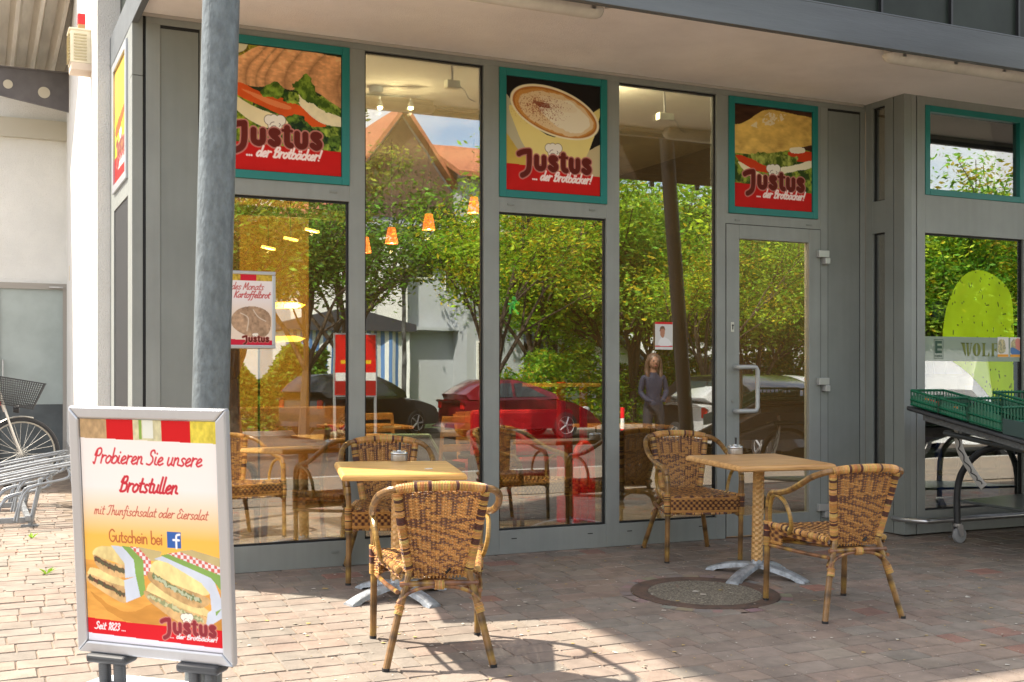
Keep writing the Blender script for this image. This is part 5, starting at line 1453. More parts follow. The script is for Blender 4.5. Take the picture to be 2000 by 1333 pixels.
GRN = mat("green_plastic", (.004, .105, .052), .35, noise=.15, nscale=9)
def crate(a0, a1, b0, b1, h, lab):
    p = cp(a0, b0, tz(a0))
    t = root("crate", p, lab, "crate", "green plastic crates on the market cart")
    A = cp(a1, b0, tz(a1)) - p; B = cp(a0, b1, tz(a0)) - p; N = Vector((.0, 0, h)); O = Vector(p) + Vector((0, 0, .012)); mb = MB()
    def bar(a, b, r): mb.tube([a, b], r, 4)
    for (s, e) in ((O, O + A), (O + B, O + A + B), (O, O + B), (O + A, O + A + B)):
        for f in (.05, .93): bar(s + N * f, e + N * f, .009)
        n = 10
        for k in range(n + 1): f = k / n; bar(s.lerp(e, f), s.lerp(e, f) + N, .0065)
        bar(s + N * .35, e + N * .35, .012)
    for (s, e) in ((O, O + A), (O, O + B)):
        mb.add([s + N * .1, e + N * .1, e + N * .62, s + N * .62], [(0, 1, 2, 3)])
    mb.build("crate_walls", GRN, t)
    mb = MB(); z = Vector((0, 0, .004)); slab(mb, [O + z, O + A + z, O + A + B + z, O + B + z], .008); mb.build("crate_bottom", GRN, t)
    return O, A, B
fruit = mat("red_fruit", (.65, .08, .03), .35); ofr = mat("orange_fruit", (.75, .25, .03), .4)
for k, (a0, a1, b0, h, lab) in enumerate(((.0, .21, .0, .11, "low green plastic crate with a few tomatoes at the left end of the cart"), (.225, .43, .0, .11, "low green plastic crate with one orange fruit, second on the cart"), (.445, .68, .0, .17, "taller green plastic crate, third along the cart edge"), (.36, .74, .42, .19, "green plastic crate standing behind the third one on the cart"))):
    O, A, B = crate(a0, a1, b0, b0 + .38, h, lab)
    for j in range((3, 1, 0, 0)[k]):
        mb = MB(); c = O + A * (.45 + .2 * j) + B * .1 + Vector((0, 0, .045)); mb.ball((0, 0, 0), .028); o = mb.build("tomato" if k == 0 else "orange_fruit", fruit if k == 0 and j else ofr, smooth=True); o.location = c
        prop(o, (["orange red tomato in the low crate at the left end of the cart", "tomato between two others in the leftmost crate", "red tomato at the right side of the leftmost crate"][j] if k == 0 else "single orange fruit in the second crate"), "fruit", "fruit in the green crates")
t = root("price_board", cp(.70, .0, tz(.7)), "dark green blank board standing on the cart right of the crates", "board")
mb = MB(); slab(mb, [cp(.69, -.005, tz(.69) + .10), cp(1.2, -.005, tz(1.2) + .14), cp(1.2, .02, tz(1.2) + .14), cp(.69, .02, tz(.69) + .10)], .10); mb.build("board_face", mat("dark_green_board", (.02, .05, .045), .5), t)
# ------------------------------------------------------------------ things inside the shop, seen through the glass
OAK = wood("bistro_oak", (.70, .36, .10), (.55, .25, .06), (3, 3, 1), .4)
def bistro_chair():
    t = root("bistro_chair", (0, 0, 0), "x", "chair", "wooden chairs inside the shop")
    for sx, sy in ((-1, 1), (1, 1)):
        mb = MB(); mb.tube([(sx * .19, sy * .19, 0), (sx * .19, sy * .18, .45)], [.014, .02], 8); mb.build("leg", OAK, t, smooth=True, world=False)
    for sx in (-1, 1):
        mb = MB(); mb.tube(catmull([(sx * .18, -.22, 0), (sx * .18, -.19, .45), (sx * .18, -.24, .86)], 5), .016, 8); mb.build("leg", OAK, t, smooth=True, world=False)
    mb = MB(); mb.box(-.21, .21, -.2, .22, .40, .45); mb.build("seat_frame", OAK, t, world=False, bevel=.01)
    mb = MB(); mb.box(-.20, .20, -.19, .21, .452, .49); mb.build("cushion", mat("dark_cushion", (.03, .028, .022), .9), t, world=False, bevel=.018)
    mb = MB()
    for z in (.62, .74, .85): mb.box(-.18, .18, -.235, -.215, z - .03, z + .03)
    mb.build("back_slat", OAK, t, world=False, bevel=.006)
    return t
bc0 = bistro_chair()
for i, (x, y, a, lab) in enumerate([(1.98, .62, R(75), "wooden chair with dark cushion inside, behind the first low pane"), (3.62, 1.9, R(10), "wooden chair inside behind the second tall pane edge"),
                                    (3.3, 2.5, R(190), "wooden chair at the farther inside table behind the first tall pane"), (4.3, 2.6, R(200), "wooden chair inside deep behind the red tubes")]):
    o = bc0 if i == 0 else copy_tree(bc0)
    o.location = (x, y, 0); o.rotation_euler = (0, 0, a); prop(o, lab, "chair", "wooden chairs inside the shop")
for (x, y, a, lab) in ((1.42, .85, R(-75), "rattan chair inside behind the first low pane, by the poster"), (3.75, .75, R(200), "rattan chair inside behind the middle low pane, left of the red tubes")):
    o = copy_tree(chair0); o.location = (x, y, 0); o.rotation_euler = (0, 0, a); prop(o, lab, "chair", "rattan chairs inside the shop")
for i, (x, y, lab) in enumerate(((2.62, 1.4, "small square table inside with papers, behind the first panes"), (3.35, 3.3, "square table inside, deeper in the shop"), (5.6, 2.4, "square table inside behind the door pane"))):
    t = root("inside_table", (x, y, 0), lab, "table", "tables inside the shop")
    mb = MB(); mb.box(-.36, .36, -.36, .36, .72, .75); mb.build("table_top", OAK, t, world=False, bevel=.006)
    mb = MB(); mb.lathe([(.035, .02), (.035, .72)], n=14); mb.build("column", BLACK, t, world=False, smooth=True)
    mb = MB(); mb.lathe([(.24, 0), (.24, .012), (.05, .03)], n=28); mb.build("base", STEEL, t, world=False, smooth=True)
t = root("paper_stack", (2.5, 1.3, .75), "crumpled bag and papers on the inside table", "papers")
mb = MB(); rg = random.Random(4)
for k in range(7): mb.ball((rg.uniform(-.1, .12), rg.uniform(-.06, .06), .02 + .01 * k), .05, 8, 5, (1, .8, .5), col=rg.choice(((.6, .5, .45), (.1, .12, .35), (.5, .05, .05), (.7, .68, .65))))
mb.build("papers", vmat("paper_mix", .6), t, world=False, cols=True)

t = root("red_tube_frame", (4.54, 1.2, 0), "red tubular metal stand with arched top behind the middle pane", "stand")
RD = mat("red_enamel", (.85, .008, .02), .3)
mb = MB(); mb.tube(catmull([(4.46, 1.17, 0), (4.46, 1.17, .50), (4.475, 1.18, .60), (4.54, 1.19, .655), (4.605, 1.2, .60), (4.62, 1.21, .50), (4.62, 1.21, .0)], 8), .033, 18); mb.build("low_arch", RD, t, smooth=True)
mb = MB(); mb.tube([(4.44, 1.40, 0), (4.44, 1.40, 1.16)], .038, 16); mb.tube([(4.66, 1.42, 0), (4.66, 1.42, 1.13)], .034, 16); mb.build("post", RD, t, smooth=True)
mb = MB(); mb.box(4.25, 4.80, 1.2, 1.75, 1.12, 1.15); mb.build("stand_top", OAK, t)
t = root("red_bench", (4.17, 1.8, 0), "long red upholstered bench inside the shop", "bench")
mb = MB(); mb.box(3.71, 4.64, 1.62, 2.05, .22, .50); mb.build("seat", mat("red_upholstery", (.40, .012, .03), .6), t, bevel=.03)
mb = MB(); mb.box(3.71, 4.64, 1.55, 1.64, .55, .93); mb.build("backrest", mat("red_upholstery_back", (.75, .012, .03), .6), t, bevel=.03)
mb = MB(); mb.box(3.75, 4.6, 1.66, 2.0, 0, .22); mb.box(3.71, 3.75, 1.56, 1.66, 0, .56); mb.box(4.6, 4.64, 1.56, 1.66, 0, .56); mb.build("plinth", BLACK, t)
t = root("display_counter", (3.6, 4.3, 0), "glass topped bread counter deep inside the shop", "counter")
mb = MB(); mb.box(2.3, 3.5, 3.9, 4.6, 0, .9); mb.build("body", mat("counter_wood", (.40, .20, .07), .5, noise=.2), t)
mb = MB()
for p in ([(3.55, 1.8, .02), (3.55, 1.8, .52), (3.43, 1.82, .72), (2.65, 1.85, .73)],): mb.tube(p, .016, 4)
mb.build("glass_screen_edge", mat("pale_green_edge", (.35, .5, .42), .3), t)

# lamps inside
def pendant(x, y, z, lab):
    t = root("pendant_lamp", (x, y, z), lab, "lamp", "orange pendant lamps inside")
    mb = MB(); mb.lathe([(.035, .15), (.062, 0), (.058, 0), (.031, .146)], n=24); mb.build("shade", ORANGE_GLOW, t, world=False, smooth=True)
    mb = MB(); mb.ball((0, 0, .03), .028); mb.build("bulb", BULB, t, world=False, smooth=True)
    mb = MB(); mb.tube([(0, 0, .15), (0, 0, 3.46 - z)], .003, 5); mb.lathe([(.02, .145), (.02, .19), (.004, .2)], n=10); mb.build("cord", BLACK, t, world=False)
pendant(3.63, 3.33, 2.47, "orange pendant lamp inside, leftmost whole one of the row"); pendant(3.95, 3.18, 2.60, "orange pendant lamp inside, middle of the row")
pendant(4.34, 3.0, 2.76, "orange pendant lamp inside, highest at the right end of the row"); pendant(3.40, 3.44, 2.38, "orange pendant lamp inside, cut by the left edge of the tall pane")
t = root("track_light", (2.97, 1.43, 3.40), "ceiling spot rail with two lit spots behind the first tall pane", "lamp")
mb = MB(); mb.tube([(2.60, 1.58, 3.40), (3.18, 1.34, 3.38)], .010, 8); mb.build("rail", STEEL, t, smooth=True)
mb = MB(); mb.lathe([(.055, 0), (.055, .045), (.02, .05)], (2.86, 1.48, 3.41), 20); mb.build("ceiling_rose", mat("rose_grey", (.12, .13, .13), .5), t, smooth=True)
for x, y in ((2.885, 1.46), (3.105, 1.37)):
    mb = MB(); mb.tube([(x, y, 3.39), (x, y, 3.345)], .006, 6); mb.lathe([(.010, .0), (.024, -.03), (.026, -.05), (.018, -.052)], (x, y, 3.35), 16); s_ = mb.build("spot", STEEL, t, smooth=True)
    mb = MB(); mb.ball((x, y, 3.298), .020); mb.build("bulb", BULB, s_, smooth=True)
for k, (x, y, z) in enumerate(((2.8, 4.82, 2.53), (3.01, 4.72, 2.62), (3.21, 4.63, 2.71))):
    t = root("strip_lamp", (x, y, z), ("small warm strip lamp inside, lowest of three", "small warm strip lamp inside, middle of three", "small warm strip lamp inside, highest of three")[k], "lamp", "warm strip lamps inside")
    mb = MB(); mb.box(-.07, .07, -.02, .02, 0, .022); o = mb.build("diffuser", mat("strip_glow", (.6, .3, .05), .5, emit=(1.0, .50, .08), estr=4), t, world=False); o.rotation_euler = (0, R(10), 0)
    mb = MB(); mb.tube([(0, 0, .03), (0, 0, 3.46 - z)], .003, 4); mb.build("cord", BLACK, t, world=False)
for k, z in enumerate((1.79, 1.50)):
    t = root("display_lamp", (2.46, 2.76, z), ("upper", "lower")[k] + " yellow glowing display lamp behind the first low pane", "lamp", "yellow display lamps inside")
    mb = MB(); mb.prism([(-.10, 0), (.12, .01), (.17, .035), (.08, .055), (-.10, .05)], 'y', -.06, .06); mb.build("shade", YGLOW, t, world=False)
    mb = MB(); mb.tube([(-.1, 0, .03), (-.2, .1, .03), (-.2, .1, -z)], .01, 6); mb.build("arm", BLACK, t, world=False)
# little figure sign and hanging stars
t = root("green_figure_sign", (5.1, 3.72, 1.93), "small green walking figure sign inside behind the middle pane", "sign")
mb = MB(); F = 1.0
for P in ([(0, .02), (-.035, -.02), (-.03, -.075), (-.05, -.075), (-.055, -.01), (-.02, .04)], [(-.005, .0), (.03, -.035), (.06, -.07), (.045, -.085), (.012, -.05), (-.03, -.01)], [(-.02, .06), (.02, .06), (.012, -.01), (-.03, -.01)], [(.01, .055), (.05, .02), (.065, .035), (.02, .075)], [(-.02, .05), (-.07, .03), (-.065, .015), (-.02, .03)]): mb.prism(P, 'y', 0, .004)
mb.lathe([(.001, 0), (.02, 0), (.02, .004), (.001, .004)], (0, 0, .088), 12, axis='y')
mb.build("figure", mat("sign_green", (.03, .5, .12), .5, emit=(.03, .5, .12), estr=.12), t, world=False)
for k, (x, y, z) in enumerate(((2.93, .16, 1.93), (2.93, .16, 1.72), (4.0, .16, 1.92))):
    o = MB(); o.prism([((.05 if j % 2 == 0 else .018) * math.sin(PI * j / 4), (.05 if j % 2 == 0 else .018) * math.cos(PI * j / 4)) for j in range(8)], 'y', 0, .006)
    q = o.build("straw_star", mat("straw", (.6, .33, .08), .7)); q.location = (x, y, z); prop(q, ("straw star hanging in the tall pane, upper of two", "straw star hanging in the tall pane, lower of two", "straw ornament hanging behind the middle low pane")[k], "ornament", "straw ornaments in the window")
# sensor boxes in the window heads
for k, (x, y, z, L) in enumerate(((3.02, .30, 3.22, .1), (4.75, .30, 3.16, .13))):
    t = root("junction_box", (x, y, z), ("small beige junction box at the top right of the first tall pane", "beige junction box with trailing cable behind the second tall pane")[k], "box", "junction boxes inside the window heads")
    mb = MB(); mb.box(-L / 2, L / 2, -.03, .03, -.025, .03); mb.build("case", mat("beige_plastic", (.42, .42, .34), .5), t, world=False, bevel=.006)
    mb = MB(); mb.tube([(0, 0, .03), (0, .02, 3.46 - z)], .008, 6); mb.tube(catmull([(L / 2, 0, 0), (L / 2 + .04, 0, -.03), (L / 2 + .07, 0, -.08), (L / 2 + .12, 0, -.10)], 4), .004, 5); mb.build("cable", BLACK, t, world=False)
# market side: dark shelving with goods
t = root("goods_shelf", (7.6, 1.2, 0), "dark shelf with blue bottle crates inside the market window", "shelf")
mb = MB()
for z in (.3, .75, 1.2, 1.7): mb.box(6.9, 9.0, 1.0, 1.5, z, z + .03)
for x in (6.9, 7.9, 8.97): mb.box(x, x + .04, 1.0, 1.5, 0, 2.2)
mb.build("shelf_frame", mat("shelf_black", (.03, .03, .03), .6), t)
rg = random.Random(8); bl = MB()
for z in (.0, .33, .78, 1.23, 1.73):
    x = 6.95
    while x < 8.9:
        w = rg.uniform(.06, .3); hh = rg.uniform(.12, .36)
        bl.box(x, x + w - .02, .98, 1.3, z, z + hh, rg.choice(((.01, .07, .45), (.02, .1, .5), (.25, .2, .12), (.35, .34, .3), (.03, .03, .04), (.2, .1, .03), (.08, .2, .1)))); x += w
bl.build("goods", vmat("goods_mix", .45), t, cols=True)

# light given by the lit lamps inside and by the added fill spots
def lamp_light(x, y, z, p, col, r=.12):
    d = bpy.data.lights.new("lamp_light", 'POINT'); d.energy = p; d.color = col; d.shadow_soft_size = .012
    o = bpy.data.objects.new("lamp_light", d); COL.objects.link(o); o.location = (x, y, z); return o
for x_, y_ in ((2.885, 1.46), (3.105, 1.37)): lamp_light(x_, y_, 3.25, 6, (1, .74, .45))
for x_, y_, z_ in ((3.63, 3.33, 2.39), (3.95, 3.18, 2.52), (4.34, 3.0, 2.68)): lamp_light(x_, y_, z_, 12, (1, .62, .28))
lamp_light(2.8, 4.82, 2.50, 32, (1, .66, .30)); lamp_light(3.21, 4.63, 2.68, 32, (1, .66, .30)); lamp_light(2.5, 2.66, 1.78, 14, (1, .6, .2))
for k_, (x_, y_) in enumerate(((1.9, .45), (4.3, .55), (6.0, .6))):  # spots added as fill light for the red stand and nearby chairs
    t = root("added_fill_spot", (x_, y_, 3.36), ("added fill spot just inside, over the first low pane", "added fill spot just inside, over the middle low pane", "added fill spot just inside the door")[k_], "lamp", "added fill spots inside the shop front")
    mb = MB(); mb.lathe([(.05, .10), (.05, .0), (.045, .0), (.045, .08)], n=20); mb.build("can", STEEL, t, world=False, smooth=True)
    mb = MB(); mb.ball((0, 0, .035), .022); mb.build("bulb", BULB, t, world=False, smooth=True)
    lamp_light(x_, y_, 3.30, (60, 95, 8)[k_], (1, .76, .50))
# ------------------------------------------------------------------ the street behind the photographer, seen mirrored in the glass
LEAF = vmat("tree_leaf", .55, .35, transl=.5)
BARK = mat("bark", (.07, .05, .035), .9, noise=.3, nscale=10, bump=.6, bscale=30)
def leafmesh(name, pts_fn, n, size, cols, seed):
    rg = np.random.default_rng(seed)
    P = pts_fn(rg, n); N = len(P)
    d = rg.normal(size=(N, 3)); d[:, 2] *= .5; d /= np.linalg.norm(d, axis=1)[:, None]
    e = rg.normal(size=(N, 3)); e -= (e * d).sum(1)[:, None] * d; e /= np.linalg.norm(e, axis=1)[:, None]
    L = size * rg.uniform(.4, 1.6, N)[:, None]
    v = np.stack([P - d * L, P + e * L * .38, P + d * L, P - e * L * .38], 1).reshape(-1, 3)
    F = np.arange(N * 4).reshape(N, 4)
    me = bpy.data.meshes.new(name)
    me.vertices.add(len(v)); me.vertices.foreach_set("co", v.ravel()); me.loops.add(F.size); me.loops.foreach_set("vertex_index", F.ravel())
    me.polygons.add(N); me.polygons.foreach_set("loop_start", np.arange(0, F.size, 4)); me.polygons.foreach_set("loop_total", np.full(N, 4)); me.update()
    a = me.color_attributes.new("Col", 'FLOAT_COLOR', 'POINT'); c = np.array(cols)[rg.integers(0, len(cols), N)] * rg.uniform(.7, 1.35, N)[:, None]
    arr = np.ones((N * 4, 4), np.float32); arr[:, :3] = np.repeat(c, 4, 0); a.data.foreach_set("color", arr.ravel())
    me.materials.append(LEAF)
    return me
def branches(seed, H, spread, levels=3, trunk_r=.16, first=.28, droop=0):
    """returns tubes and twig ends of one tree of height H"""
    rg = random.Random(seed); tubes = []; ends = []
    def grow(p, d, L, r, lv):
        pts = [p]; q = p.copy(); dd = d.copy()
        for k in range(4):
            dd = (dd + Vector((rg.uniform(-.18, .18), rg.uniform(-.18, .18), rg.uniform(-.05, .1)))).normalized(); q = q + dd * L / 4; pts.append(q.copy())
        tubes.append((pts, [r * (1 - .13 * k) for k in range(5)]))
        if lv == 0: ends.extend(pts[1:]); return
        if lv == 1: ends.append(pts[-1])
        for k in range(rg.randint(3, 5)):
            f = rg.choice((2, 3, 4)); a = rg.uniform(0, 2 * PI); s = rg.uniform(.5, 1.0) * spread
            nd = (dd + Vector((math.cos(a) * s, math.sin(a) * s, rg.uniform(-.45, .30)))).normalized()
            grow(pts[f], nd, L * rg.uniform(.55, .8), r * .5, lv - 1)
    base = Vector((0, 0, 0)); top = Vector((rg.uniform(-.2, .2), rg.uniform(-.2, .2), H * first))
    tubes.append(([base, base.lerp(top, .5), top], [trunk_r * 1.25, trunk_r, trunk_r * .9]))
    for k in range(5):
        a = 2 * PI * k / 5 + rg.uniform(-.4, .4); s = rg.uniform(.25, .9) * spread
        grow(top, Vector((math.cos(a) * s, math.sin(a) * s, 1)).normalized(), H * rg.uniform(.26, .36), trunk_r * .55, levels - 1)
    grow(top, Vector((0, 0, 1)), H * .38, trunk_r * .6, levels - 1)
    return tubes, ends
TREES = {}
def tree_kind(key, seed, H, spread, leaf, n, cols, rad, trunk_r=.16, first=.28):
    tubes, ends = branches(seed, H, spread, 3, trunk_r, first)
    mb = MB()
    for p, r in tubes: mb.tube(p, r, 6, cap=False)
    tr = mb.build("trunk", BARK, smooth=True)
    E_ = np.array([tuple(e) for e in ends])
    idx = [None]
    def fn(rg, n):
        idx[0] = rg.integers(0, len(E_), n); c = E_[idx[0]]
        off = rg.normal(size=(n, 3)) * rad * np.array((1, 1, .55)); return c + off
    me = leafmesh("crown", fn, n, leaf, cols, seed)
    # each spray of leaves has a tint of its own
    rg2 = np.random.default_rng(seed + 1); tint = rg2.uniform(.45, 1.5, len(E_))[:, None] * np.array(cols)[rg2.integers(0, len(cols), len(E_))]
    c = tint[idx[0]] * rg2.uniform(.75, 1.25, n)[:, None]
    arr = np.ones((n * 4, 4), np.float32); arr[:, :3] = np.repeat(c, 4, 0); me.color_attributes["Col"].data.foreach_set("color", arr.ravel())
    cr = bpy.data.objects.new("crown", me); COL.objects.link(cr)
    TREES[key] = [tr, cr, False]
def tree(key, x, y, s, rz, lab, z=-.16):
    t = root("tree", (x, y, z), lab, "tree", "trees across the street"); t.rotation_euler = (0, 0, rz); t.scale = (s, s, s)
    T = TREES[key]
    for o in T[:2]:
        c = o if not T[2] else o.copy()
        if T[2]: COL.objects.link(c)
        c.parent = t
    T[2] = True
    return t
YG = [(.24, .42, .02), (.33, .50, .03), (.16, .33, .015), (.42, .54, .03), (.50, .40, .02)]
DG = [(.09, .18, .02), (.15, .26, .03), (.06, .13, .016), (.24, .28, .03)]
MG = [(.15, .36, .03), (.22, .46, .04), (.09, .24, .02), (.32, .50, .05)]
tree_kind("loc", 11, 8.0, .62, .06, 14000, YG, .32, .12, .20)
tree_kind("dark", 5, 8.0, .66, .07, 12000, DG + MG[:1], .30, .13, .22)
tree_kind("mid", 23, 10, .95, .085, 32000, MG + YG, .55, .16, .10)
tree_kind("tall", 37, 13, .6, .12, 32000, YG + MG, .65, .25, .12)
for i_, (k_, x_, y_, s_, lab_) in enumerate([
    ("dark", 6.8, -18.4, .85, "dark leaved tree by the hedge, mirrored across the first two panes"),
    ("dark", 4.2, -13.0, .75, "dark leaved tree at the near kerb, mirrored at the far left of the glass"),
    ("dark", 8.6, -21.0, 1.0, "dark leaved tree mirrored at the left edge of the first tall pane"),
    ("loc", 10.9, -17.0, .86, "light green feathery tree between the two parked cars"),
    ("loc", 15.0, -23.4, 1.1, "light green tree behind the small red car"),
    ("mid", 21.7, -34.5, 1.3, "mid green tree beside the slate roofed white house"),
    ("tall", 31.8, -60.8, 1.0, "tall tree on the rise beyond the brick house"), ("tall", 37.5, -64.1, 1.05, "tall tree on the rise, right of the one beyond the brick house"),
    ("mid", 17.6, -22.2, .98, "bushy green tree left behind the woman in blue"), ("mid", 21.1, -24.9, 1.05, "bushy green tree right behind the woman in blue"),
    ("tall", 32.4, -44.0, .8, "tall yellow green tree far behind the woman in blue"), ("loc", 17.3, -17.9, .75, "light green tree at the hedge, mirrored beside the door"),
    ("mid", 21.0, -20.6, .85, "green tree mirrored at the left of the door pane"), ("mid", 25.9, -24.9, 1.0, "green tree mirrored at the right of the door pane"),
    ("loc", 24.3, -21.3, .82, "light green tree just beyond the door reflection"), ("mid", 25.4, -20.3, .9, "green tree mirrored behind the recessed corner"),
    ("mid", 25.9, -18.3, .88, "green tree mirrored at the left of the market window"), ("mid", 31.9, -22.1, .95, "green tree mirrored in the middle of the market window"),
    ("mid", 29.8, -18.2, .85, "green tree mirrored at the right edge of the market window"), ("tall", 46.7, -37.3, .70, "far tall tree whose tip shows in the teal framed window"),
    ("tall", 50.6, -37.0, .66, "farthest tall tree at the right"), ("tall", 38.0, -41.4, .75, "tall tree far behind the door pane reflection"), ("mid", 22.5, -66, .9, "large tree far behind the two town houses")]):
    tree(k_, x_, y_, s_, i_ * 1.7, lab_)

def hedge(name, x0, x1, y0, y1, h, n, lab, cols, seed):
    def fn(rg, n):
        p = np.stack([rg.uniform(x0, x1, n), rg.uniform(y0, y1, n), rg.random(n) ** .7 * h - .16], 1)
        p[:, 2] *= 1 + (.22 * np.sin(p[:, 0] * 1.7) + .15 * np.sin(p[:, 0] * 4.3 + 1)) * (p[:, 2] > h * .3); return p
    me = leafmesh("foliage", fn, n, .07, cols, seed); o = bpy.data.objects.new(name, me); COL.objects.link(o)
    return prop(o, lab, "hedge")
hedge("hedge", 5.9, 8.4, -22.6, -21.9, 1.9, 15000, "clipped dark green hedge in front of the slatted fence", DG + MG, 3)
hedge("hedge", 13.5, 36, -23.2, -21.8, 1.9, 60000, "long low green hedge along the far side of the street", MG + YG, 5)

def house(name, x0, x1, y0, y1, ez, az, lab, wallm, roofm, wins, gable='y', oh=.5):
    """gable house; eaves height ez, apex az; ridge runs along y (gable faces the street) or x"""
    t = root(name, ((x0 + x1) / 2, y1, -.16), lab, "building", "houses across the street")
    mb = MB()
    if gable == 'y': mb.prism([(x0, -.3), (x1, -.3), (x1, ez), ((x0 + x1) / 2, az), (x0, ez)], 'y', y0, y1)
    else: mb.prism([(y0, -.3), (y1, -.3), (y1, ez), ((y0 + y1) / 2, az), (y0, ez)], 'x', x0, x1)
    mb.build("wall", wallm, t)
    mb = MB(); th = .22; cx = (x0 + x1) / 2; cy = (y0 + y1) / 2
    if gable == 'y':
        k = (az - ez) / (cx - x0)
        mb.prism([(x0 - oh, ez - oh * k + .02), (cx, az + .02), (x1 + oh, ez - oh * k + .02), (x1 + oh, ez - oh * k + th), (cx, az + th + .05), (x0 - oh, ez - oh * k + th)], 'y', y0 - oh, y1 + oh)
    else:
        k = (az - ez) / (cy - y0)
        mb.prism([(y0 - oh, ez - oh * k + .02), (cy, az + .02), (y1 + oh, ez - oh * k + .02), (y1 + oh, ez - oh * k + th), (cy, az + th + .05), (y0 - oh, ez - oh * k + th)], 'x', x0 - oh, x1 + oh)
    mb.build("roof", roofm, t)
    for (a, b, c, d) in wins:
        mb = MB(); mb.box(a, b, y1, y1 + .05, c, d); f = mb.build("window", WHITE, t)
        mb = MB(); mb.box(a + .08, b - .08, y1 + .05, y1 + .06, c + .08, d - .08); mb.build("pane", mat("window_dark", (.03, .035, .04), .1), f)
    return t
WW = mat("sunlit_white_render", (.74, .74, .73), .9, noise=.04, nscale=.5)
GW = mat("pale_grey_render", (.40, .43, .47), .9, noise=.05, nscale=.5)
OR_ = mat("orange_roof_tiles", (.34, .12, .06), .8, noise=.25, nscale=6); SLT = mat("slate_roof", (.10, .12, .16), .6, noise=.2, nscale=5)
th_ = house("town_house", 12.0, 18.1, -46, -35.0, 7.3, 11.4, "tall pale grey house with orange tiled roof and steep gable", GW, OR_, [(13.2, 14.1, 5.0, 6.1), (15.6, 16.4, 5.0, 6.1), (16.8, 17.4, 4.6, 5.6), (13.2, 14.1, 2.4, 3.7)])
house("town_house", 17.2, 19.6, -40, -33.6, 9.0, 10.4, "pale grey house joined to the right of the tall white house", GW, OR_, [(17.6, 18.2, 6.0, 6.9), (18.6, 19.2, 6.0, 6.9), (17.6, 18.3, .8, 2.6)], gable='x')
house("town_house", 11.5, 15.1, -38, -34.4, 6.6, 7.0, "white wing standing in front of the steep gabled house", WW, SLT, [(13.0, 13.8, 3.6, 4.6)], gable="x", oh=.05)
house("town_house", 19.5, 25, -57, -49, 4.2, 6.2, "low brick house with white framed windows behind the trees", mat("house_brick", (.25, .16, .12), .9, noise=.2, nscale=4), SLT, [(20.3, 21.6, 1.8, 3.2), (22.5, 23.8, 1.8, 3.2)], gable='x')
house("town_house", 21.6, 27.0, -46, -37.4, 2.0, 4.3, "white gabled house with dark slate roof", WW, SLT, [(23.8, 24.8, 1.4, 2.6)])
house("town_house", -6, 6.5, -46, -37, 6.0, 9.5, "broad cream house at the left end of the street", mat("cream_render", (.6, .55, .45), .9), OR_, [(0, 1.2, 1, 2.6), (3, 4.2, 1, 2.6), (3, 4.2, 4, 5.4)], gable='x')

mb = MB(); mb.prism([(12.2, 7.35), (17.9, 7.35), (15.05, 11.2)], 'y', -35.0, -34.93); mb.build("gable_boarding", mat("brown_boarding", (.10, .06, .045), .8, noise=.2, nscale=3), th_)
mb = MB()
for z in (3.0, 6.2): mb.box(12.6, 17.6, -35.0, -34.4, z, z + .12)
mb.build("balcony_slab", GW, th_)
# slatted fence, striped market tent
t = root("slatted_fence", (7.5, -23.3, -.16), "low white fence of horizontal slats behind the hedge", "fence")
for z in (.1, .32, .54, .76, .98):
    mb = MB(); mb.box(6.2, 10.2, -23.35, -23.3, z, z + .12); mb.build("slat", WHITE, t)
for x in (6.2, 8.2, 10.1): mb = MB(); mb.box(x, x + .1, -23.42, -23.36, -.2, 1.15); mb.build("fence_post", WHITE, t)
t = root("market_tent", (11.3, -30, -.16), "blue and white striped market tent with dark roof edge", "tent")
mb = MB(); N = 34; v = []; f = []; c = []
for k in range(N * 2):
    x = 9.2 + 4.2 * (k // 2 + k % 2) / N; col = (.68, .70, .72) if (k // 2) % 2 else (.09, .22, .50)
    dy = .06 * math.sin(x * 9)
    v += [(x, -29.6 + dy, .25), (x, -29.6 + dy, 2.75)]; c += [col, col]
for k in range(0, N * 2 - 1, 2): f.append((2 * k, 2 * k + 2, 2 * k + 3, 2 * k + 1))
mb.add(v, f, c); mb.box(9.2, 13.4, -31.4, -29.7, .2, 2.7, (.6, .62, .65)); mb.build("striped_cloth", vmat("tent_cloth", .8), t, cols=True)
mb = MB(); mb.prism([(9.0, 2.72), (13.6, 2.72), (13.6, 2.95), (11.3, 3.5), (9.0, 2.95)], 'y', -31.6, -29.4); mb.build("roof", mat("tent_roof", (.035, .04, .055), .7), t)
# street lamp
t = root("street_lamp", (10.2, -21.2, -.16), "street lamp with flat round head beside the striped tent", "street lamp")
mb = MB(); mb.tube([(0, 0, 0), (0, 0, 3.9)], [.07, .05], 12); mb.build("pole", mat("lamp_grey", (.15, .16, .17), .5), t, world=False, smooth=True)
mb = MB(); mb.lathe([(.05, 3.6), (.16, 3.9), (.12, 3.95), (.12, 4.05), (.55, 4.12), (.52, 4.16), (.001, 4.22)], n=24); mb.build("lamp_head", mat("lamp_head_grey", (.2, .21, .22), .5), t, world=False, smooth=True)
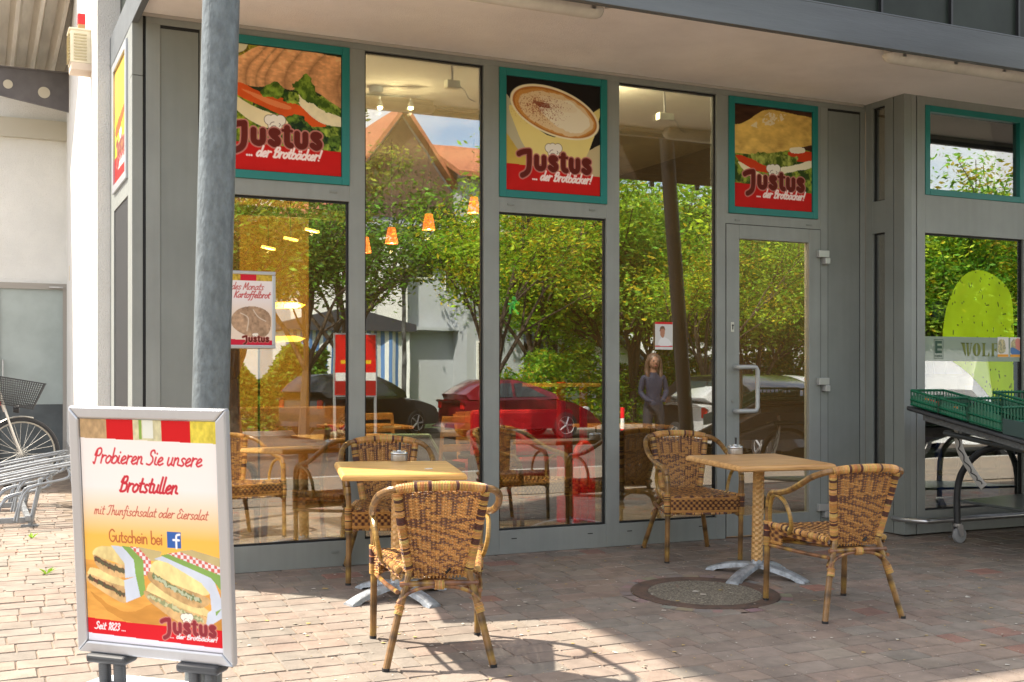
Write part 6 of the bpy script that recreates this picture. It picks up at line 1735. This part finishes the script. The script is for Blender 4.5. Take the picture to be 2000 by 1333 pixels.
# red advertising board
t = root("street_poster", (7.85, -17.9, .22), "red advertising board with yellow print and white band by the kerb", "sign")
c = Canvas(.95, 1.35, .02, (.60, .01, .01)); c.poly([(0, .62), (1, .62), (1, .76), (0, .76)], (.7, .7, .68), smooth=False); c.poly([(0, .76), (1, .76), (1, 1), (0, 1)], (.30, .01, .01), smooth=False)
for k in range(4): c.poly([(.12 + .2 * k, .42), (.26 + .2 * k, .42), (.26 + .2 * k, .48), (.12 + .2 * k, .48)], (.75, .45, .02), smooth=False); 
c.poly([(.35, .1), (.6, .08), (.65, .3), (.4, .34)], (.4, .02, .02)); c.build("picture", t, Matrix.Translation((0, .04, 1.25)) @ Matrix.Rotation(PI, 4, 'Z'), PRINT_DULL)
mb = MB(); mb.box(-.5, .5, -.03, .03, .54, 1.96); mb.box(-.5, -.45, -.03, .03, -.48, .54); mb.box(.45, .5, -.03, .03, -.48, .54); mb.build("board_frame", SILVER, t, world=False)
t = root("bollard", (10.26, -10.2, -.27), "slim red and white striped bollard", "bollard")
for k in range(5):
    mb = MB(); mb.lathe([(.035, k * .19), (.035, k * .19 + .19)], n=14); mb.build("band", RD if k % 2 == 0 else WHITE, t, world=False, smooth=True)

# cars
def car(x, y, rz, body, lab, L=4.0, H_=1.48, W=1.68, kind='hatch', z=-.27):
    t = root("parked_car", (x, y, z), lab, "car", "cars parked along the street", rz)
    bm = mat("car_paint", body, .25, .35, coat=.8); gl = mat("car_glass", (.03, .045, .05), .05, spec=.8)
    h = L / 2
    if kind == 'van': low = [(-h, .35), (-h, .95), (-h + .05, 1.0), (h - .9, 1.05), (h - .05, .85), (h, .55), (h - .05, .28), (-h + .05, .28)]; top = [(-h + .05, 1.0), (-h + .1, H_ - .08), (-h + .4, H_), (h - 1.7, H_), (h - .95, 1.05)]
    elif kind == 'wagon': low = [(-h, .4), (-h + .02, .9), (-h + .1, .98), (h - 1.2, .96), (h - .25, .80), (h, .6), (h - .03, .28), (-h + .05, .28)]; top = [(-h + .12, .98), (-h + .35, H_ - .08), (-h + .7, H_), (h - 2.0, H_ - .02), (h - 1.1, .96)]
    else: low = [(-h, .4), (-h + .02, .85), (-h + .12, .95), (h - 1.0, .95), (h - .25, .74), (h, .55), (h - .04, .26), (-h + .06, .26)]; top = [(-h + .12, .95), (-h + .55, H_ - .06), (-h + 1.0, H_), (h - 1.9, H_ - .03), (h - .95, .95)]
    def sec(poly, w0, w1, zc):
        mb = MB(); P = catmull(poly, 3, True); n = len(P); v = []
        for s, wf in ((-1, 1), (-.82, 1), (.82, 1), (1, 1)):
            for (px, pz) in P:
                tt = max(0, min(1, (pz - zc[0]) / (zc[1] - zc[0]))); w = (w0 + (w1 - w0) * tt) / 2
                inset = .94 if abs(s) == 1 else 1
                v.append((px * (1 if abs(s) < 1 else .985), s * w, zc[0] + (pz - zc[0]) * (inset if abs(s) == 1 else 1)))
        f = []
        for i in range(3):
            for k in range(n): f.append((i * n + k, i * n + (k + 1) % n, (i + 1) * n + (k + 1) % n, (i + 1) * n + k))
        f.append(tuple(range(n))); f.append(tuple(range(4 * n - 1, 3 * n - 1, -1)))
        mb.add(v, f); return mb
    b = sec(low, W, W, (.26, 1.0)).build("body", bm, t, world=False, smooth=True, auto=50)
    sec(top, W * .97, W * .76, (.95, H_)).build("cabin", bm, t, world=False, smooth=True, auto=50)
    # side windows and screens
    fx = top[0][0] + .32; bx = top[-1][0] - .35; tx0, tx1 = top[2][0] + .02, top[3][0] - .02
    for s in (-1, 1):
        for (a, b_, c, d) in ((fx, (fx + bx) / 2 - .04, tx0, (tx0 + tx1) / 2 - .02), ((fx + bx) / 2 + .04, bx, (tx0 + tx1) / 2 + .06, tx1)):
            mb = MB(); y0 = s * (W * .97 / 2 + .003); y1 = s * (W * .80 / 2 + .006)
            q = [(a, y0, 1.0), (b_, y0, 1.0), (d, y1, H_ - .10), (c, y1, H_ - .10)]; q2 = [(p[0], p[1] - s * .02, p[2]) for p in q]
            mb.add(q + q2, [(0, 1, 2, 3), (4, 7, 6, 5), (0, 4, 5, 1), (1, 5, 6, 2), (2, 6, 7, 3), (3, 7, 4, 0)]); mb.build("side_window", gl, t, world=False)
    for (a, b_) in ((top[-1], top[-2]), (top[0], top[1])):
        mb = MB(); e = .02 if a is top[-1] else -.02
        q = [(a[0] + e, -W * .42, a[1] + .03), (a[0] + e, W * .42, a[1] + .03), (b_[0] + e, W * .36, b_[1] - .03), (b_[0] + e, -W * .36, b_[1] - .03)]; q2 = [(p[0] - e * 2, p[1], p[2] - .02) for p in q]
        mb.add(q + q2, [(0, 1, 2, 3), (4, 7, 6, 5), (0, 4, 5, 1), (1, 5, 6, 2), (2, 6, 7, 3), (3, 7, 4, 0)]); mb.build("screen", gl, t, world=False)
    for wx in (-h + .72, h - .80):
        for s in (-1, 1):
            mb = MB(); mb.lathe([(.2, -.1), (.30, -.1), (.315, -.07), (.315, .07), (.30, .1), (.2, .1)], (wx, s * (W / 2 - .09), .315), 28, axis='y'); w = mb.build("wheel", RUB, t, world=False, smooth=True)
            mb = MB(); mb.lathe([(.001, -.105), (.05, -.105), (.06, -.095), (.2, -.1), (.21, -.107), (.21, .107), (.2, .1), (.06, .095), (.05, .105), (.001, .105)], (wx, s * (W / 2 - .09), .315), 20, axis='y')
            for k in range(5): a = 2 * PI * k / 5; mb.tube([(wx, s * (W / 2 + .012), .315), (wx + .2 * math.cos(a), s * (W / 2 + .012), .315 + .2 * math.sin(a))], .022, 5)
            mb.build("rim", mat("alloy_rim", (.5, .5, .52), .3, .7), w, world=False)
    for s in (-1, 1):
        mb = MB(); mb.ball((h - .13, s * W * .36, .68), .12, sc=(.8, .9, .7)); mb.build("headlight", mat("lamp_glass", (.7, .7, .7), .1), t, world=False, smooth=True)
        mb = MB(); mb.box(-h - .01, -h + .1, s * W * .42 - .1, s * W * .42 + .08, .72, .92); mb.build("tail_light", mat("tail_red", (.5, .01, .01), .2), t, world=False, bevel=.02)
    return t
car(12.05, -18.3, R(0), (.22, .008, .016), "small red hatchback parked side on behind the light green tree trunk", L=3.45, H_=1.42)
car(8.9, -20.8, R(-25), (.012, .013, .016), "dark estate car parked beside the red advertising board", L=3.9, kind='wagon', H_=1.55)
car(14.3, -10.6, R(10), (.65, .66, .67), "white estate car mirrored in the door pane", L=4.4, kind='wagon')
car(12.9, -9.9, R(95), (.008, .008, .010), "black car parked nearest the kerb, mirrored in the door pane", L=4.5, kind='wagon', H_=1.5)
car(18.6, -10.0, R(-8), (.62, .63, .66), "white delivery van mirrored in the market window", L=4.8, kind='van', H_=1.95, W=1.8)
car(19.0, -14.6, R(4), (.10, .12, .13), "grey car parked behind the white van", L=4.3)
car(23.5, -12.5, R(2), (.3, .31, .33), "silver car parked at the right end of the row", L=4.3)

# person outside, mirrored in the second tall pane
def person(x, y, z, rz):
    t = root("person", (x, y, z), "woman with long brown hair, dark blue shirt and dark trousers, mirrored in the tall pane", "person", None, rz)
    J = {}
    verts = [(0, 0, .92, .135), (0, .0, 1.08, .115), (0, -.01, 1.27, .14), (0, -.01, 1.40, .10), (0, 0, 1.47, .052), (0, .012, 1.55, .075), (0, .015, 1.66, .075),
             (.16, -.01, 1.38, .056), (.20, .0, 1.15, .043), (.12, .17, 1.06, .033), (.07, .23, 1.07, .028), (-.16, -.01, 1.38, .056), (-.205, -.01, 1.13, .043), (-.14, .16, 1.02, .033), (-.08, .23, 1.02, .028),
             (.09, 0, .86, .095), (.10, .02, .48, .062), (.10, -.02, .09, .042), (.11, .10, .045, .04), (-.09, 0, .86, .095), (-.11, .04, .48, .062), (-.12, .0, .09, .042), (-.13, .12, .045, .04)]
    ed = [(0, 1), (1, 2), (2, 3), (3, 4), (4, 5), (5, 6), (2, 7), (7, 8), (8, 9), (9, 10), (2, 11), (11, 12), (12, 13), (13, 14), (0, 15), (15, 16), (16, 17), (17, 18), (0, 19), (19, 20), (20, 21), (21, 22)]
    for hx, b0 in ((.18, 10), (-.19, 14)):
        bp_ = verts[b0]
        for k in range(4): n = len(verts); verts.append((bp_[0] + (k - 1.5) * .018, bp_[1] + .035, bp_[2] - .03 - .004 * (k % 2), .010)); ed.append((b0, n)); verts.append((bp_[0] + (k - 1.5) * .019, bp_[1] + .045, bp_[2] - .075 + .006 * abs(k - 1.5), .008)); ed.append((n, n + 1))
        n = len(verts); verts.append((bp_[0] * .82, bp_[1] + .03, bp_[2] - .02, .011)); ed.append((b0, n)); verts.append((bp_[0] * .76, bp_[1] + .05, bp_[2] - .05, .009)); ed.append((n, n + 1))
    me = bpy.data.meshes.new("body"); me.from_pydata([v[:3] for v in verts], ed, []); o = bpy.data.objects.new("body", me); COL.objects.link(o); o.parent = t
    sk = o.modifiers.new("skin", 'SKIN'); lay = me.skin_vertices[0].data if me.skin_vertices else None
    if lay is None:
        bpy.context.view_layer.objects.active = o; lay = me.skin_vertices[0].data
    for i, v in enumerate(verts): lay[i].radius = (v[3], v[3] * (.8 if i in (0, 1, 2, 3) else 1)); lay[i].use_root = (i == 0)
    ss = o.modifiers.new("sub", 'SUBSURF'); ss.levels = 1; ss.render_levels = 2
    # colour by height: trousers, shirt, skin
    m, nt, b, out = nmat("person_body"); n_, l_ = nt.nodes, nt.links
    tc = n_.new("ShaderNodeTexCoord"); sp_ = n_.new("ShaderNodeSeparateXYZ"); l_.new(tc.outputs['Object'], sp_.inputs[0])
    rp = n_.new("ShaderNodeValToRGB"); rp.color_ramp.interpolation = 'CONSTANT'
    e = rp.color_ramp.elements; e[0].position = 0; e[0].color = (.02, .018, .016, 1); e[1].position = .09 / 2; e[1].color = (.012, .012, .02, 1)
    for p_, c_ in ((.95 / 2, (.007, .011, .035)), (1.445 / 2, (.22, .11, .07))): q = e.new(p_); q.color = (*c_, 1)
    mm = n_.new("ShaderNodeMath"); mm.operation = 'MULTIPLY'; mm.inputs[1].default_value = .5; l_.new(sp_.outputs[2], mm.inputs[0]); l_.new(mm.outputs[0], rp.inputs[0])
    # bare forearms
    ab_ = n_.new("ShaderNodeMath"); ab_.operation = 'ABSOLUTE'; l_.new(sp_.outputs[0], ab_.inputs[0]); gt = n_.new("ShaderNodeMath"); gt.operation = 'GREATER_THAN'; gt.inputs[1].default_value = .5; l_.new(ab_.outputs[0], gt.inputs[0])
    lt = n_.new("ShaderNodeMath"); lt.operation = 'LESS_THAN'; lt.inputs[1].default_value = 1.16; l_.new(sp_.outputs[2], lt.inputs[0]); gt2 = n_.new("ShaderNodeMath"); gt2.operation = 'GREATER_THAN'; gt2.inputs[1].default_value = .76; l_.new(sp_.outputs[2], gt2.inputs[0])
    m1 = n_.new("ShaderNodeMath"); m1.operation = 'MULTIPLY'; l_.new(gt.outputs[0], m1.inputs[0]); l_.new(lt.outputs[0], m1.inputs[1]); m2 = n_.new("ShaderNodeMath"); m2.operation = 'MULTIPLY'; l_.new(m1.outputs[0], m2.inputs[0]); l_.new(gt2.outputs[0], m2.inputs[1])
    mx = n_.new("ShaderNodeMix"); mx.data_type = 'RGBA'; l_.new(m2.outputs[0], mx.inputs[0]); l_.new(rp.outputs[0], mx.inputs[6]); mx.inputs[7].default_value = (.45, .24, .16, 1); l_.new(mx.outputs[2], b.inputs['Base Color']); b.inputs['Roughness'].default_value = .75
    me.materials.append(m)
    # face and hair
    SK = mat("skin", (.22, .11, .07), .55)
    mb = MB(); mb.ball((0, .02, 1.60), .098, 20, 14, (.82, .95, 1.18)); hd = mb.build("head", SK, o, smooth=True, world=False)
    mb = MB(); mb.ball((0, .118, 1.595), .017, 8, 6, (.8, 1.1, 1.5)); mb.build("nose", SK, hd, smooth=True, world=False)
    mb = MB()
    for s in (-1, 1): mb.ball((s * .034, .102, 1.62), .012, 8, 6)
    mb.build("eyes", BLACK, hd, smooth=True, world=False)
    mb = MB(); mb.ball((0, .108, 1.545), .018, 8, 6, (1.3, .5, .4)); mb.build("mouth", mat("lips", (.35, .08, .07), .5), hd, smooth=True, world=False)
    HR = mat("brown_hair", (.07, .035, .018), .5, noise=.4, nscale=30, stretch=(6, 6, .5))
    mb = MB(); mb.ball((0, -.012, 1.63), .112, 20, 14, (.92, .95, 1.05))
    for s in (-1, 1): mb.tube(catmull([(s * .05, .02, 1.70), (s * .098, .02, 1.62), (s * .105, .0, 1.5), (s * .10, .03, 1.36), (s * .085, .07, 1.24)], 5), [.03] * 8 + [.038] * 6 + [.03, .028, .024, .02, .016, .014, .01][:7], 8)
    mb.tube(catmull([(0, -.06, 1.68), (0, -.09, 1.5), (0, -.10, 1.3)], 5), [.06, .07, .08, .085, .09, .09, .09, .08, .07, .06, .04], 10)
    mb.build("hair", HR, o, smooth=True, world=False)
    return t
person(9.42, -7.85, gz(-7.85), R(15))
